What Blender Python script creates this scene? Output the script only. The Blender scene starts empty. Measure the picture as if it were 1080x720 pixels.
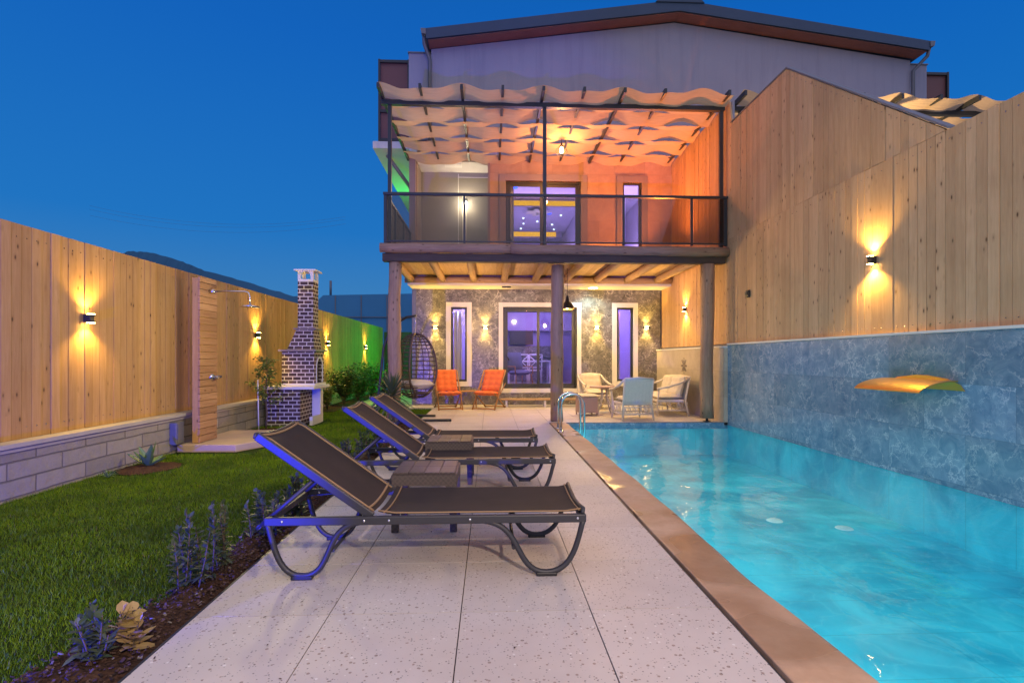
import bpy, math, random
from math import sin, cos, pi, radians as R
from mathutils import Vector, Matrix
random.seed(11)
S = bpy.context.scene
C = S.collection
# ------------------------------------------------------------------ helpers
class MB:
    """collects geometry; build() links it as one mesh object"""
    def __init__(s): s.v = []; s.f = []; s.sm = []
    def add(s, v, f, sm=False):
        n = len(s.v); s.v += [tuple(p) for p in v]
        s.f += [tuple(i + n for i in q) for q in f]; s.sm += [sm] * len(f); return s
    def box(s, x0, x1, y0, y1, z0, z1, M=None):
        v = [(x, y, z) for z in (z0, z1) for y in (y0, y1) for x in (x0, x1)]
        if M is not None: v = [M @ Vector(p) for p in v]
        return s.add(v, [(0, 2, 3, 1), (4, 5, 7, 6), (0, 1, 5, 4), (2, 6, 7, 3), (0, 4, 6, 2), (1, 3, 7, 5)])
    def tube(s, pts, r, n=8, cap=True, closed=False, flat=1.0):
        pts = [Vector(p) for p in pts]; m = len(pts)
        rr = r if isinstance(r, (list, tuple)) else [r] * m
        V = []; F = []; up = None
        for i, p in enumerate(pts):
            a = pts[(i - 1) % m] if (closed or i > 0) else p
            b = pts[(i + 1) % m] if (closed or i < m - 1) else p
            t = (b - a).normalized() if (b - a).length > 1e-9 else Vector((0, 0, 1))
            if up is None:
                up = Vector((0, 0, 1)) if abs(t.z) < .9 else Vector((1, 0, 0))
            u = (up - t * up.dot(t))
            if u.length < 1e-5: u = t.orthogonal()
            u.normalize(); w = t.cross(u); up = u
            for k in range(n):
                A = 2 * pi * k / n
                V.append(p + (u * cos(A) + w * sin(A) * flat) * rr[i])
        for i in range(m if closed else m - 1):
            j = (i + 1) % m
            for k in range(n):
                F.append((i * n + k, i * n + (k + 1) % n, j * n + (k + 1) % n, j * n + k))
        s.add(V, F, True)
        if cap and not closed:
            n0 = len(s.v) - len(V)
            s.f.append(tuple(n0 + k for k in reversed(range(n)))); s.sm.append(False)
            s.f.append(tuple(n0 + (m - 1) * n + k for k in range(n))); s.sm.append(False)
        return s
    def lathe(s, prof, n=20, M=None):
        V = []; F = []
        for (r, z) in prof:
            for k in range(n):
                A = 2 * pi * k / n; V.append(Vector((r * cos(A), r * sin(A), z)))
        if M is not None: V = [M @ p for p in V]
        for i in range(len(prof) - 1):
            for k in range(n):
                F.append((i * n + k, i * n + (k + 1) % n, (i + 1) * n + (k + 1) % n, (i + 1) * n + k))
        return s.add(V, F, True)
    def prism(s, poly, axis, a, b):
        """poly = 2D points in the two other axes, extruded along axis from a to b"""
        def P(q, t):
            if axis == 'x': return (t, q[0], q[1])
            if axis == 'y': return (q[0], t, q[1])
            return (q[0], q[1], t)
        n = len(poly); V = [P(q, a) for q in poly] + [P(q, b) for q in poly]
        F = [tuple(reversed(range(n))), tuple(range(n, 2 * n))] + [(i, (i + 1) % n, n + (i + 1) % n, n + i) for i in range(n)]
        return s.add(V, F)
    def quilt(s, M, w, l, nx, ny, th, depth=.5, sub=6):
        """a tufted cushion on the local xy plane, thickness th"""
        NX, NY = nx * sub, ny * sub; V = []; F = []
        def h(i, j):
            a = abs(sin(pi * i / sub)) if 0 < i < NX else 0
            b = abs(sin(pi * j / sub)) if 0 < j < NY else 0
            e = min(1, min(i, NX - i, j, NY - j) / 1.5)
            return th * .5 * e ** .5 * (1 - depth + depth * (max(0, a * b)) ** .45)
        for sg in (1, -1):
            for j in range(NY + 1):
                for i in range(NX + 1):
                    V.append(M @ Vector(((i / NX - .5) * w, (j / NY - .5) * l, sg * h(i, j))))
        K = (NX + 1) * (NY + 1)
        for j in range(NY):
            for i in range(NX):
                a = j * (NX + 1) + i
                F.append((a, a + 1, a + NX + 2, a + NX + 1)); F.append((K + a, K + a + NX + 1, K + a + NX + 2, K + a + 1))
        return s.add(V, F, True)
    def leaf(s, p, d, length, w, droop=.3, seg=3, roll=None, tip=0.0, fold=.15):
        p = Vector(p); d = Vector(d).normalized(); side = d.cross(Vector((0, 0, 1)))
        if side.length < .01: side = Vector((1, 0, 0))
        side.normalize()
        if roll is not None: side = Matrix.Rotation(roll, 3, d) @ side
        V = []; F = []
        for i in range(seg + 1):
            t = i / seg
            ww = w * .5 * (sin(pi * min(1, .15 + t * .85)) ** .7 if i < seg else tip)
            q = p + d * length * t + Vector((0, 0, -droop * length * t * t))
            V += [q - side * ww, q + side.cross(d) * (-fold * ww), q + side * ww]
        for i in range(seg):
            a = i * 3
            F += [(a, a + 1, a + 4, a + 3), (a + 1, a + 2, a + 5, a + 4)]
        return s.add(V, F, False)
    def build(s, name, mat, parent=None, world=False, bevel=0, loc=None, shift=None):
        me = bpy.data.meshes.new(name)
        v = s.v
        if world and parent is not None:
            L = parent.location
            q = parent.parent
            ox, oy, oz = L.x, L.y, L.z
            if q is not None: ox += q.location.x; oy += q.location.y; oz += q.location.z
            v = [(a - ox, b - oy, c - oz) for a, b, c in v]
        if shift: v = [(a - shift[0], b - shift[1], c - shift[2]) for a, b, c in v]
        me.from_pydata(v, [], s.f); me.update()
        me.polygons.foreach_set('use_smooth', s.sm)
        me.materials.append(mat)
        o = bpy.data.objects.new(name, me); C.objects.link(o)
        if parent is not None: o.parent = parent
        if loc: o.location = loc
        if shift: o.location = shift
        if bevel:
            m = o.modifiers.new('bevel', 'BEVEL'); m.width = bevel; m.segments = 2; m.limit_method = 'ANGLE'; m.angle_limit = R(50)
        return o
def split_build(g, name, mat, parent, world=False, bevel=0):
    """each connected piece of g becomes an object of its own"""
    par = list(range(len(g.v)))
    def find(i):
        while par[i] != i: par[i] = par[par[i]]; i = par[i]
        return i
    for f in g.f:
        a = find(f[0])
        for i in f[1:]: par[find(i)] = a
    groups = {}
    for f, sm in zip(g.f, g.sm): groups.setdefault(find(f[0]), []).append((f, sm))
    out = []
    for fs in groups.values():
        ids = sorted({i for f, _ in fs for i in f}); mp = {i: k for k, i in enumerate(ids)}
        m = MB(); m.v = [g.v[i] for i in ids]; m.f = [tuple(mp[i] for i in f) for f, _ in fs]; m.sm = [q for _, q in fs]
        out.append(m.build(name, mat, parent, world, bevel))
    return out
def tag(o, label=None, cat=None, group=None, kind=None):
    if label: o['label'] = label
    if cat: o['category'] = cat
    if group: o['group'] = group
    if kind: o['kind'] = kind
    return o
def thing(name, label, cat, loc=(0, 0, 0), rz=0, group=None):
    o = bpy.data.objects.new(name, None); C.objects.link(o); o.empty_display_size = .2
    o.location = loc; o.rotation_euler = (0, 0, rz)
    return tag(o, label, cat, group)
def kids(o): return [c for c in list(o.children)]
def dup(root, loc, rz=None, label=None):
    r = root.copy(); C.objects.link(r); r.location = loc
    if rz is not None: r.rotation_euler = (0, 0, rz)
    if label: r['label'] = label
    for ch in kids(root):
        c = ch.copy(); C.objects.link(c); c.parent = r
        for g in kids(ch):
            d = g.copy(); C.objects.link(d); d.parent = c
    return r
def T(x=0, y=0, z=0, rx=0, ry=0, rz=0):
    return Matrix.Translation((x, y, z)) @ Matrix.Rotation(rz, 4, 'Z') @ Matrix.Rotation(ry, 4, 'Y') @ Matrix.Rotation(rx, 4, 'X')
# ------------------------------------------------------------------ materials
class NT:
    def __init__(s, name):
        s.m = bpy.data.materials.new(name); s.m.use_nodes = True
        s.t = s.m.node_tree; s.t.nodes.clear()
        s.out = s.t.nodes.new('ShaderNodeOutputMaterial')
    def n(s, typ, ins=None, **kw):
        nd = s.t.nodes.new(typ)
        for k, v in kw.items(): setattr(nd, k, v)
        for k, v in (ins or {}).items():
            sock = nd.inputs[k]
            if hasattr(v, 'is_output') or isinstance(v, bpy.types.NodeSocket): s.t.links.new(v, sock)
            else: sock.default_value = v
        return nd
    def math(s, op, a, b=None, c=None, clamp=False):
        ins = {0: a}
        if b is not None: ins[1] = b
        if c is not None: ins[2] = c
        nd = s.n('ShaderNodeMath', ins, operation=op); nd.use_clamp = clamp
        return nd.outputs[0]
    def mix(s, f, a, b, typ='MIX'):
        nd = s.n('ShaderNodeMix', None, data_type='RGBA', blend_type=typ)
        for sock, v in ((nd.inputs[0], f), (nd.inputs[6], a), (nd.inputs[7], b)):
            if isinstance(v, bpy.types.NodeSocket): s.t.links.new(v, sock)
            else: sock.default_value = v if not (isinstance(v, tuple) and len(v) == 3) else v + (1,)
        return nd.outputs[2]
    def ramp(s, fac, stops, interp='LINEAR'):
        nd = s.n('ShaderNodeValToRGB', {0: fac}); cr = nd.color_ramp; cr.interpolation = interp
        while len(cr.elements) < len(stops): cr.elements.new(.5)
        for e, (p, c) in zip(cr.elements, stops):
            e.position = p; e.color = (c, c, c, 1) if isinstance(c, (int, float)) else tuple(c) + (1,)
        return nd.outputs[0]
    def co(s, kind='Object', scale=(1, 1, 1), loc=(0, 0, 0)):
        tc = s.n('ShaderNodeTexCoord')
        mp = s.n('ShaderNodeMapping', {'Vector': tc.outputs[kind]}); mp.inputs['Scale'].default_value = scale; mp.inputs['Location'].default_value = loc
        return mp.outputs[0]
    def wco(s, scale=(1, 1, 1)):
        g = s.n('ShaderNodeNewGeometry')
        mp = s.n('ShaderNodeMapping', {'Vector': g.outputs['Position']}); mp.inputs['Scale'].default_value = scale
        return mp.outputs[0]
    def noise(s, vec, scale, detail=4, rough=.55, dist=0):
        nd = s.n('ShaderNodeTexNoise', {'Vector': vec, 'Scale': scale, 'Detail': detail, 'Roughness': rough, 'Distortion': dist}); return nd.outputs['Fac']
    def bump(s, h, st=.3, d=.01):
        return s.n('ShaderNodeBump', {'Height': h, 'Strength': st, 'Distance': d}).outputs[0]
    def rnd(s):
        return s.n('ShaderNodeNewGeometry').outputs['Random Per Island']
    def bsdf(s, col, rough=.6, metal=0, normal=None, spec=.5, trans=0, sheen=0, emit=None, es=0, coat=0):
        ins = {'Base Color': col if isinstance(col, bpy.types.NodeSocket) else tuple(col) + (1,), 'Roughness': rough, 'Metallic': metal, 'Specular IOR Level': spec}
        if normal is not None: ins['Normal'] = normal
        if emit is not None: ins['Emission Color'] = emit if isinstance(emit, bpy.types.NodeSocket) else tuple(emit) + (1,); ins['Emission Strength'] = es
        if sheen: ins['Sheen Weight'] = sheen
        if coat: ins['Coat Weight'] = coat
        p = s.n('ShaderNodeBsdfPrincipled', ins)
        return p.outputs[0]
    def done(s, sh): s.t.links.new(sh, s.out.inputs[0]); return s.m
def plain(name, col, rough=.6, metal=0, var=.12, sc=12, bump=.1, spec=.5, coat=0):
    n = NT(name); v = n.co(); f = n.noise(v, sc, 5)
    c0 = tuple(x * (1 - var) for x in col); c1 = tuple(min(1, x * (1 + var)) for x in col)
    c = n.mix(f, c0, c1); f2 = n.noise(v, sc * 9, 3)
    r = n.math('ADD', n.math('MULTIPLY', f2, .15), rough - .07)
    return n.done(n.bsdf(c, r, metal, n.bump(f2, bump, .003), spec, coat=coat))
def emit(name, col, st):
    n = NT(name); e = n.n('ShaderNodeEmission', {'Color': tuple(col) + (1,), 'Strength': st}); return n.done(e.outputs[0])
def boards(name, base, dark, axis='z', knots=True, var=.35, rough=.7):
    """timber with grain along axis; each board (mesh island) gets its own tone"""
    n = NT(name); r = n.rnd()
    g = n.n('ShaderNodeNewGeometry').outputs['Position']
    sh = n.n('ShaderNodeVectorMath', {0: g, 1: n.n('ShaderNodeCombineXYZ', {0: n.math('MULTIPLY', r, 13.1), 1: n.math('MULTIPLY', r, 3.7), 2: n.math('MULTIPLY', r, 37.3)}).outputs[0]}, operation='ADD').outputs[0]
    sc = {'z': (14, 14, .9), 'x': (.9, 14, 14), 'y': (14, .9, 14)}[axis]
    v = n.n('ShaderNodeMapping', {'Vector': sh, 'Scale': sc}).outputs[0]
    gr = n.noise(v, 2.2, 6, .65, .6); gr2 = n.noise(v, 9, 3, .6)
    c = n.mix(n.ramp(gr, [(.3, 0), (.72, 1)]), base, dark)
    c = n.mix(n.math('MULTIPLY', gr2, .35), c, tuple(x * .55 for x in dark))
    tone = n.math('ADD', n.math('MULTIPLY', r, var), 1 - var * .6)
    c = n.mix(1.0, c, n.n('ShaderNodeCombineColor', {0: tone, 1: n.math('POWER', tone, 1.15), 2: n.math('POWER', tone, 1.35)}).outputs[0], 'MULTIPLY')
    if knots:
        ks = {'z': (13, 13, 5.5), 'x': (5.5, 13, 13), 'y': (13, 5.5, 13)}[axis]
        kv = n.n('ShaderNodeMapping', {'Vector': sh, 'Scale': ks}).outputs[0]
        vo = n.n('ShaderNodeTexVoronoi', {'Vector': kv, 'Scale': 1.0, 'Randomness': 1.0})
        sel = n.math('GREATER_THAN', n.n('ShaderNodeSeparateColor', {0: vo.outputs['Color']}).outputs[0], .5)
        k = n.math('MULTIPLY', n.ramp(vo.outputs['Distance'], [(.07, 1), (.15, 0)]), sel)
        halo = n.math('MULTIPLY', n.ramp(vo.outputs['Distance'], [(.1, .5), (.3, 0)]), sel)
        c = n.mix(halo, c, tuple(x * .6 for x in dark)); c = n.mix(n.math('MULTIPLY', k, .85), c, (.06, .025, .012))
    # weather stains, large scale
    st = n.noise(g, .9, 4, .6); c = n.mix(n.ramp(st, [(.5, 0), (.75, .35)]), c, tuple(x * .5 for x in dark))
    return n.done(n.bsdf(c, rough, 0, n.bump(gr2, .25, .004), .3))
def marble(name, c0, c1, vein, scale=1.0, rough=.25, tile=(.8, .6), vamt=1.0, axes='yz', big=None):
    n = NT(name); g = n.n('ShaderNodeNewGeometry').outputs['Position']
    sp = n.n('ShaderNodeSeparateXYZ', {0: g}); ix = {'x': 0, 'y': 1, 'z': 2}
    a, b = sp.outputs[ix[axes[0]]], sp.outputs[ix[axes[1]]]
    ta = n.math('DIVIDE', a, tile[0]); tb = n.math('DIVIDE', b, tile[1])
    row = n.math('FLOOR', tb)
    ta = n.math('ADD', ta, n.math('MULTIPLY', row, .5))
    cell = n.n('ShaderNodeCombineXYZ', {0: n.math('FLOOR', ta), 1: row}).outputs[0]
    wn = n.n('ShaderNodeTexWhiteNoise', {0: cell}, noise_dimensions='3D')
    off = n.n('ShaderNodeVectorMath', {0: wn.outputs['Color'], 3: 9.0}, operation='SCALE').outputs[0]
    v = n.n('ShaderNodeVectorMath', {0: g, 1: off}, operation='ADD').outputs[0]
    nz = n.n('ShaderNodeTexNoise', {'Vector': v, 'Scale': 2.6 * scale, 'Detail': 9.0, 'Roughness': .66})
    d = n.n('ShaderNodeVectorMath', {0: nz.outputs['Color'], 3: .75 / scale}, operation='SCALE').outputs[0]
    vd = n.n('ShaderNodeVectorMath', {0: v, 1: d}, operation='ADD').outputs[0]
    def veins(sc, w):
        e = n.n('ShaderNodeTexVoronoi', {'Vector': vd, 'Scale': sc * scale}, feature='DISTANCE_TO_EDGE').outputs['Distance']
        return n.ramp(e, [(0, 1), (w, .25), (w * 3, 0)])
    f = n.noise(v, 3 * scale, 8, .62, 1.2)
    f = n.ramp(f, [(.32, 0), (.68, 1)])
    c = n.mix(f, c0, c1)
    m1 = n.math('MULTIPLY', veins(2.4, .018), n.ramp(n.noise(v, 1.7 * scale, 3), [(.42, 0), (.6, 1)]))
    m2 = n.math('MULTIPLY', veins(6.5, .028), n.ramp(n.noise(v, 3.1 * scale, 3), [(.47, 0), (.62, .8)]))
    m = n.math('MULTIPLY', n.math('MAXIMUM', m1, m2), vamt, clamp=True)
    c = n.mix(m, c, vein)
    tn = n.math('ADD', n.math('MULTIPLY', wn.outputs['Value'], .3), .85)
    c = n.mix(1.0, c, n.n('ShaderNodeCombineColor', {0: tn, 1: tn, 2: tn}).outputs[0], 'MULTIPLY')
    def joint(t):
        fr = n.math('FRACT', t); return n.math('MINIMUM', fr, n.math('SUBTRACT', 1, fr))
    j = n.math('MINIMUM', n.math('MULTIPLY', joint(ta), tile[0]), n.math('MULTIPLY', joint(tb), tile[1]))
    jm = n.math('LESS_THAN', j, .0035)
    c = n.mix(n.math('MULTIPLY', jm, .35), c, tuple(x * .45 for x in c0))
    return n.done(n.bsdf(c, rough, 0, n.bump(n.math('SUBTRACT', 1, jm), .2, .002), .5))
def glass(name, tint, gl=1.0, rough=.02, ior=1.45):
    n = NT(name)
    tr = n.n('ShaderNodeBsdfTransparent', {'Color': tuple(tint) + (1,)}).outputs[0]
    gs = n.n('ShaderNodeBsdfGlossy', {'Color': (1, 1, 1, 1), 'Roughness': rough}).outputs[0]
    fr = n.n('ShaderNodeFresnel', {'IOR': ior}).outputs[0]
    return n.done(n.n('ShaderNodeMixShader', {0: n.math('MULTIPLY', fr, gl, clamp=True), 1: tr, 2: gs}).outputs[0])
def leafmat(name, c0, c1, rough=.45, tr=.25):
    n = NT(name); r = n.rnd(); f = n.noise(n.wco(), 3, 3)
    c = n.mix(n.math('ADD', n.math('MULTIPLY', r, .7), n.math('MULTIPLY', f, .3)), c0, c1)
    a = n.bsdf(c, rough, 0, None, .4); b = n.n('ShaderNodeBsdfTranslucent', {'Color': c}).outputs[0]
    return n.done(n.n('ShaderNodeMixShader', {0: tr, 1: a, 2: b}).outputs[0])
M = {}
M['cedar'] = boards('cedar boards', (.58, .36, .15), (.44, .245, .085), var=.22)
M['pine'] = boards('pale pine boards', (.70, .47, .28), (.56, .345, .19), var=.22)
M['slat'] = boards('slat boards', (.52, .31, .17), (.34, .18, .09), 'y')
M['ceilboard'] = boards('ceiling boards', (.58, .42, .25), (.42, .28, .15), 'y')
M['log'] = boards('peeled log', (.46, .31, .21), (.28, .18, .12), 'z', True, .15)
M['logx'] = boards('peeled log beam', (.42, .28, .19), (.24, .15, .10), 'x', True, .15)
M['darkbeam'] = boards('dark beam', (.10, .075, .06), (.055, .04, .035), 'x', False, .15)
M['logy'] = boards('peeled joist', (.46, .31, .18), (.27, .17, .10), 'y', True, .15)
M['teak'] = boards('oiled wood', (.50, .27, .10), (.34, .16, .06), 'x', False, .15)
M['poolstone'] = marble('blue grey marble', (.09, .20, .33), (.22, .35, .48), (.64, .72, .80), 1.75, .22, (1.0, .5), .9, 'yz')
M['facade'] = marble('dark facade marble', (.075, .07, .07), (.20, .19, .185), (.62, .59, .55), 2.0, .3, (1.2, .6), 1.15, 'xz')
M['travertine'] = marble('beige wall tile', (.42, .36, .28), (.55, .48, .39), (.62, .56, .48), .8, .45, (.9, .5), .35, 'yz')
M['stuccoR'] = marble('upper wall tile', (.36, .23, .15), (.45, .31, .21), (.48, .36, .27), .7, .6, (.8, .6), .3, 'xz')
M['plaster'] = plain('white plaster', (.62, .60, .58), .85, 0, .1, 2.5, .25)
M['roughplaster'] = plain('rough plaster', (.33, .31, .29), .9, 0, .12, 30, .9)
M['gable'] = plain('gable render', (.25, .26, .36), .9, 0, .24, 1.6, .4)
M['trim'] = plain('white window surround', (.72, .71, .69), .5, 0, .05, 6, .1)
M['greytrim'] = plain('grey brown surround', (.24, .20, .19), .5, 0, .1, 6, .1)
M['darkframe'] = plain('anthracite frame', (.035, .038, .045), .4, 0, .1, 6, .05)
M['steel'] = plain('painted steel', (.03, .036, .045), .4, .2, .15, 8, .05)
M['fascia'] = plain('roof fascia', (.035, .065, .12), .5, .2, .12, 2, .1)
M['soffit'] = boards('eave soffit', (.26, .13, .12), (.20, .10, .09), 'x', False, .1)
M['redpanel'] = plain('oxblood panel', (.16, .07, .07), .6, 0, .1, 3, .1)
M['chrome'] = plain('brushed chrome', (.70, .70, .70), .18, 1, .04, 20, .02)
M['bronze'] = plain('brass spout', (.85, .52, .16), .33, 1, .04, 5, .08)
M['black'] = plain('black plastic', (.02, .02, .022), .45, 0, .1, 20, .1)
M['lounge'] = plain('lounger frame', (.034, .034, .042), .5, 0, .1, 9, .04, .6)
M['rattan_w'] = plain('white rattan', (.68, .63, .58), .6, 0, .15, 40, .8)
M['rattan_b'] = plain('brown rattan', (.09, .055, .04), .6, 0, .25, 40, .5)
M['pinkpouf'] = plain('pouf weave', (.42, .30, .28), .65, 0, .15, 60, .9)
M['cushion'] = plain('cream cushion', (.66, .60, .52), .9, 0, .08, 9, .3)
M['orange'] = plain('orange cushion cloth', (.72, .17, .05), .85, 0, .18, 14, .3)
M['greyfab'] = plain('grey upholstery', (.13, .13, .17), .9, 0, .1, 20, .3)
M['white'] = plain('white paint', (.75, .74, .72), .5, 0, .06, 5, .05)
M['copper'] = plain('copper', (.45, .16, .07), .35, .8, .1, 8, .05)
M['pipe'] = plain('zinc pipe', (.16, .17, .20), .5, .3, .1, 5, .1)
M['soil'] = None
M['concrete'] = plain('concrete ground', (.20, .19, .18), .9, 0, .2, 3, .5)
M['cap'] = plain('stone coping cap', (.44, .40, .35), .8, 0, .15, 5, .5)
M['slab'] = plain('travertine slab', (.46, .35, .26), .7, 0, .2, 4, .4)
M['farhill'] = plain('far hill', (.045, .13, .22), 1, 0, .2, .02, .1, .1)  # distance haze is mixed into the hill's own blue
M['greenhouse'] = plain('greenhouse sheet', (.05, .24, .46), .6, .1, .1, .5, .1)
M['bulb'] = emit('lamp bulb', (1, .62, .22), 40)
M['lens'] = emit('lamp lens', (1, .60, .18), 130)
M['coldlens'] = emit('downlight lens', (.80, 1, .97), 14)
M['coolbulb'] = emit('wall light bulb', (1, .93, .75), 45)
M['cove'] = emit('cove strip', (1, .50, .02), 2.4)
M['blueled'] = emit('blue led', (.03, .08, 1), 5)
M['starled'] = emit('white led', (.7, .95, 1), 6)
n = NT('gable render'); v = n.wco(); f = n.noise(v, .7, 6, .6); f2 = n.noise(n.wco((3.5, 1, .25)), 1.6, 5, .65); f3 = n.noise(v, 45, 3)
c = n.mix(f, (.27, .28, .38), (.36, .365, .46)); c = n.mix(n.ramp(f2, [(.5, 0), (.75, .28)]), c, (.15, .16, .24))
M['gable'] = n.done(n.bsdf(c, .9, 0, n.bump(f3, .4, .01), .2))
# soil
n = NT('bark soil'); v = n.wco(); vo = n.n('ShaderNodeTexVoronoi', {'Vector': v, 'Scale': 55.0}); f = n.noise(v, 8, 6)
c = n.mix(vo.outputs['Color'], (.045, .022, .014), (.10, .055, .035)); c = n.mix(n.ramp(f, [(.4, 0), (.7, .6)]), c, (.02, .013, .01))
M['soil'] = n.done(n.bsdf(c, .95, 0, n.bump(vo.outputs['Distance'], 1, .012), .2))
# lawn base and blades
n = NT('lawn base'); v = n.wco(); f = n.noise(v, 14, 6); f2 = n.noise(v, .9, 3)
c = n.mix(f, (.012, .03, .006), (.05, .085, .015)); c = n.mix(f2, c, (.03, .055, .01))
M['lawnbase'] = n.done(n.bsdf(c, .95, 0, n.bump(n.noise(v, 120, 3), 1, .02), .1))
n = NT('grass blades'); r = n.rnd(); f = n.noise(n.wco(), .8, 5, .65); f3 = n.noise(n.wco(), 5, 3)
c = n.mix(r, (.075, .20, .004), (.28, .42, .01)); c = n.mix(n.ramp(f, [(.42, 0), (.62, .75)]), c, (.035, .085, .008)); c = n.mix(n.ramp(f3, [(.55, 0), (.75, .5)]), c, (.10, .13, .03))
c = n.mix(n.math('GREATER_THAN', r, .975), c, (.2, .17, .07))
a = n.bsdf(c, .5, 0, None, .3); b = n.n('ShaderNodeBsdfTranslucent', {'Color': c}).outputs[0]
M['grass'] = n.done(n.n('ShaderNodeMixShader', {0: .3, 1: a, 2: b}).outputs[0])
# terrazzo tiles
n = NT('terrazzo'); v = n.wco(); r = n.rnd()
c = n.mix(n.noise(v, 2.0, 5), (.56, .51, .49), (.66, .61, .58))
for sc, th, col, am in ((42., .33, (.27, .20, .17), .8), (78., .34, (.12, .11, .11), .75), (28., .2, (.80, .78, .76), .8)):
    vo = n.n('ShaderNodeTexVoronoi', {'Vector': v, 'Scale': sc, 'Randomness': 1.0}); cc = n.n('ShaderNodeSeparateColor', {0: vo.outputs['Color']})
    sz = n.math('MULTIPLY', cc.outputs[1], th)
    m = n.math('MULTIPLY', n.math('LESS_THAN', vo.outputs['Distance'], sz), n.math('GREATER_THAN', cc.outputs[0], .42))
    c = n.mix(n.math('MULTIPLY', m, am), c, col)
tone = n.math('ADD', n.math('MULTIPLY', r, .10), .93); c = n.mix(1.0, c, n.n('ShaderNodeCombineColor', {0: tone, 1: tone, 2: tone}).outputs[0], 'MULTIPLY')
c = n.mix(n.ramp(n.noise(v, .8, 5, .65), [(.46, 0), (.74, .42)]), c, (.38, .32, .28))
wet = n.noise(v, 1.1, 4)
M['terrazzo'] = n.done(n.bsdf(c, n.math('ADD', n.math('MULTIPLY', wet, .30), .36), 0, n.bump(n.noise(v, 60, 3), .08, .002), .45))
# pool coping
n = NT('coping stone'); v = n.wco(); f = n.noise(v, 3.2, 6, .6); f2 = n.noise(v, 24, 4)
c = n.mix(n.ramp(f, [(.35, 0), (.65, 1)]), (.58, .38, .24), (.72, .52, .36)); c = n.mix(n.math('MULTIPLY', f2, .4), c, (.30, .18, .11))
wetm = n.ramp(n.noise(v, 1.0, 2), [(.50, 0), (.58, 1)]); c = n.mix(n.math('MULTIPLY', wetm, .45), c, (.16, .08, .045))
M['coping'] = n.done(n.bsdf(c, n.math('SUBTRACT', .7, n.math('MULTIPLY', wetm, .5)), 0, n.bump(f2, .3, .004), .5))
# pool basin and water
n = NT('pool basin tile'); g = n.wco(); nz = n.n('ShaderNodeTexNoise', {'Vector': g, 'Scale': 1.6, 'Detail': 6.0, 'Distortion': .8})
f = n.ramp(nz.outputs['Fac'], [(.34, 0), (.66, 1)]); c = n.mix(f, (.008, .36, .50), (.06, .66, .78))
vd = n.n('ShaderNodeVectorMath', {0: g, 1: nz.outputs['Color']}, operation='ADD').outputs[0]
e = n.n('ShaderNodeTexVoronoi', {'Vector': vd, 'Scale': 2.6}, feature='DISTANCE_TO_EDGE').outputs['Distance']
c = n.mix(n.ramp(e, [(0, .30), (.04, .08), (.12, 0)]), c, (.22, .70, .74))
sp = n.n('ShaderNodeSeparateXYZ', {0: g}); js = []
for o_, s_ in ((0, 1.0), (1, .5)):
    fr = n.math('FRACT', n.math('DIVIDE', sp.outputs[o_], s_)); js.append(n.math('MULTIPLY', n.math('MINIMUM', fr, n.math('SUBTRACT', 1, fr)), s_))
jm = n.math('LESS_THAN', n.math('MINIMUM', js[0], js[1]), .004); c = n.mix(n.math('MULTIPLY', jm, .35), c, (.03, .22, .27))
M['basin'] = n.done(n.bsdf(c, .5, 0, None, .2))
n = NT('pool water'); v = n.wco((1, .75, 1)); h1 = n.noise(v, 2.2, 3, .5, .6); h2 = n.noise(v, 9, 2, .5, .4)
h = n.math('ADD', h1, n.math('MULTIPLY', h2, .22)); nb = n.bump(h, .32, .05)
tr = n.n('ShaderNodeBsdfTransparent', {'Color': (.74, .97, 1, 1)}).outputs[0]
gs = n.n('ShaderNodeBsdfGlossy', {'Color': (1, 1, 1, 1), 'Roughness': .05, 'Normal': nb}).outputs[0]
fr = n.math('MINIMUM', n.n('ShaderNodeFresnel', {'IOR': 1.33, 'Normal': nb}).outputs[0], .28)
M['water'] = n.done(n.n('ShaderNodeMixShader', {0: fr, 1: tr, 2: gs}).outputs[0])
M['pane'] = glass('window glass', (.93, .93, .95), .9)
M['tintpane'] = glass('curtained glass', (.72, .73, .76), 1.0)
M['rail_glass'] = glass('balcony glass', (.62, .62, .63), 1.0)
# sling fabric
n = NT('sling mesh fabric'); v = n.co('Object', (1, 1, 1)); w1 = n.n('ShaderNodeTexWave', {'Vector': v, 'Scale': 60.0}, bands_direction='X').outputs['Fac']; w2 = n.n('ShaderNodeTexWave', {'Vector': v, 'Scale': 60.0}, bands_direction='Y').outputs['Fac']
w = n.math('MULTIPLY', w1, w2); c = n.mix(w, (.017, .0145, .014), (.062, .052, .05)); c = n.mix(n.math('MULTIPLY', n.noise(v, 6, 4), .4), c, (.09, .07, .065))
M['sling'] = n.done(n.bsdf(c, .75, 0, n.bump(w, .3, .002), .2))
M['piping'] = plain('tan piping', (.36, .23, .12), .7, 0, .1, 30, .2)
# table wicker
n = NT('moulded wicker plastic'); v = n.co(); ck = n.n('ShaderNodeTexChecker', {'Vector': v, 'Scale': 55.0}).outputs['Fac']; w1 = n.n('ShaderNodeTexWave', {'Vector': v, 'Scale': 45.0}, bands_direction='DIAGONAL').outputs['Fac']
c = n.mix(n.math('MULTIPLY', w1, ck), (.07, .05, .044), (.13, .095, .08)); M['wicker'] = n.done(n.bsdf(c, .45, 0, n.bump(n.math('ADD', w1, ck), .5, .003), .5))
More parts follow.
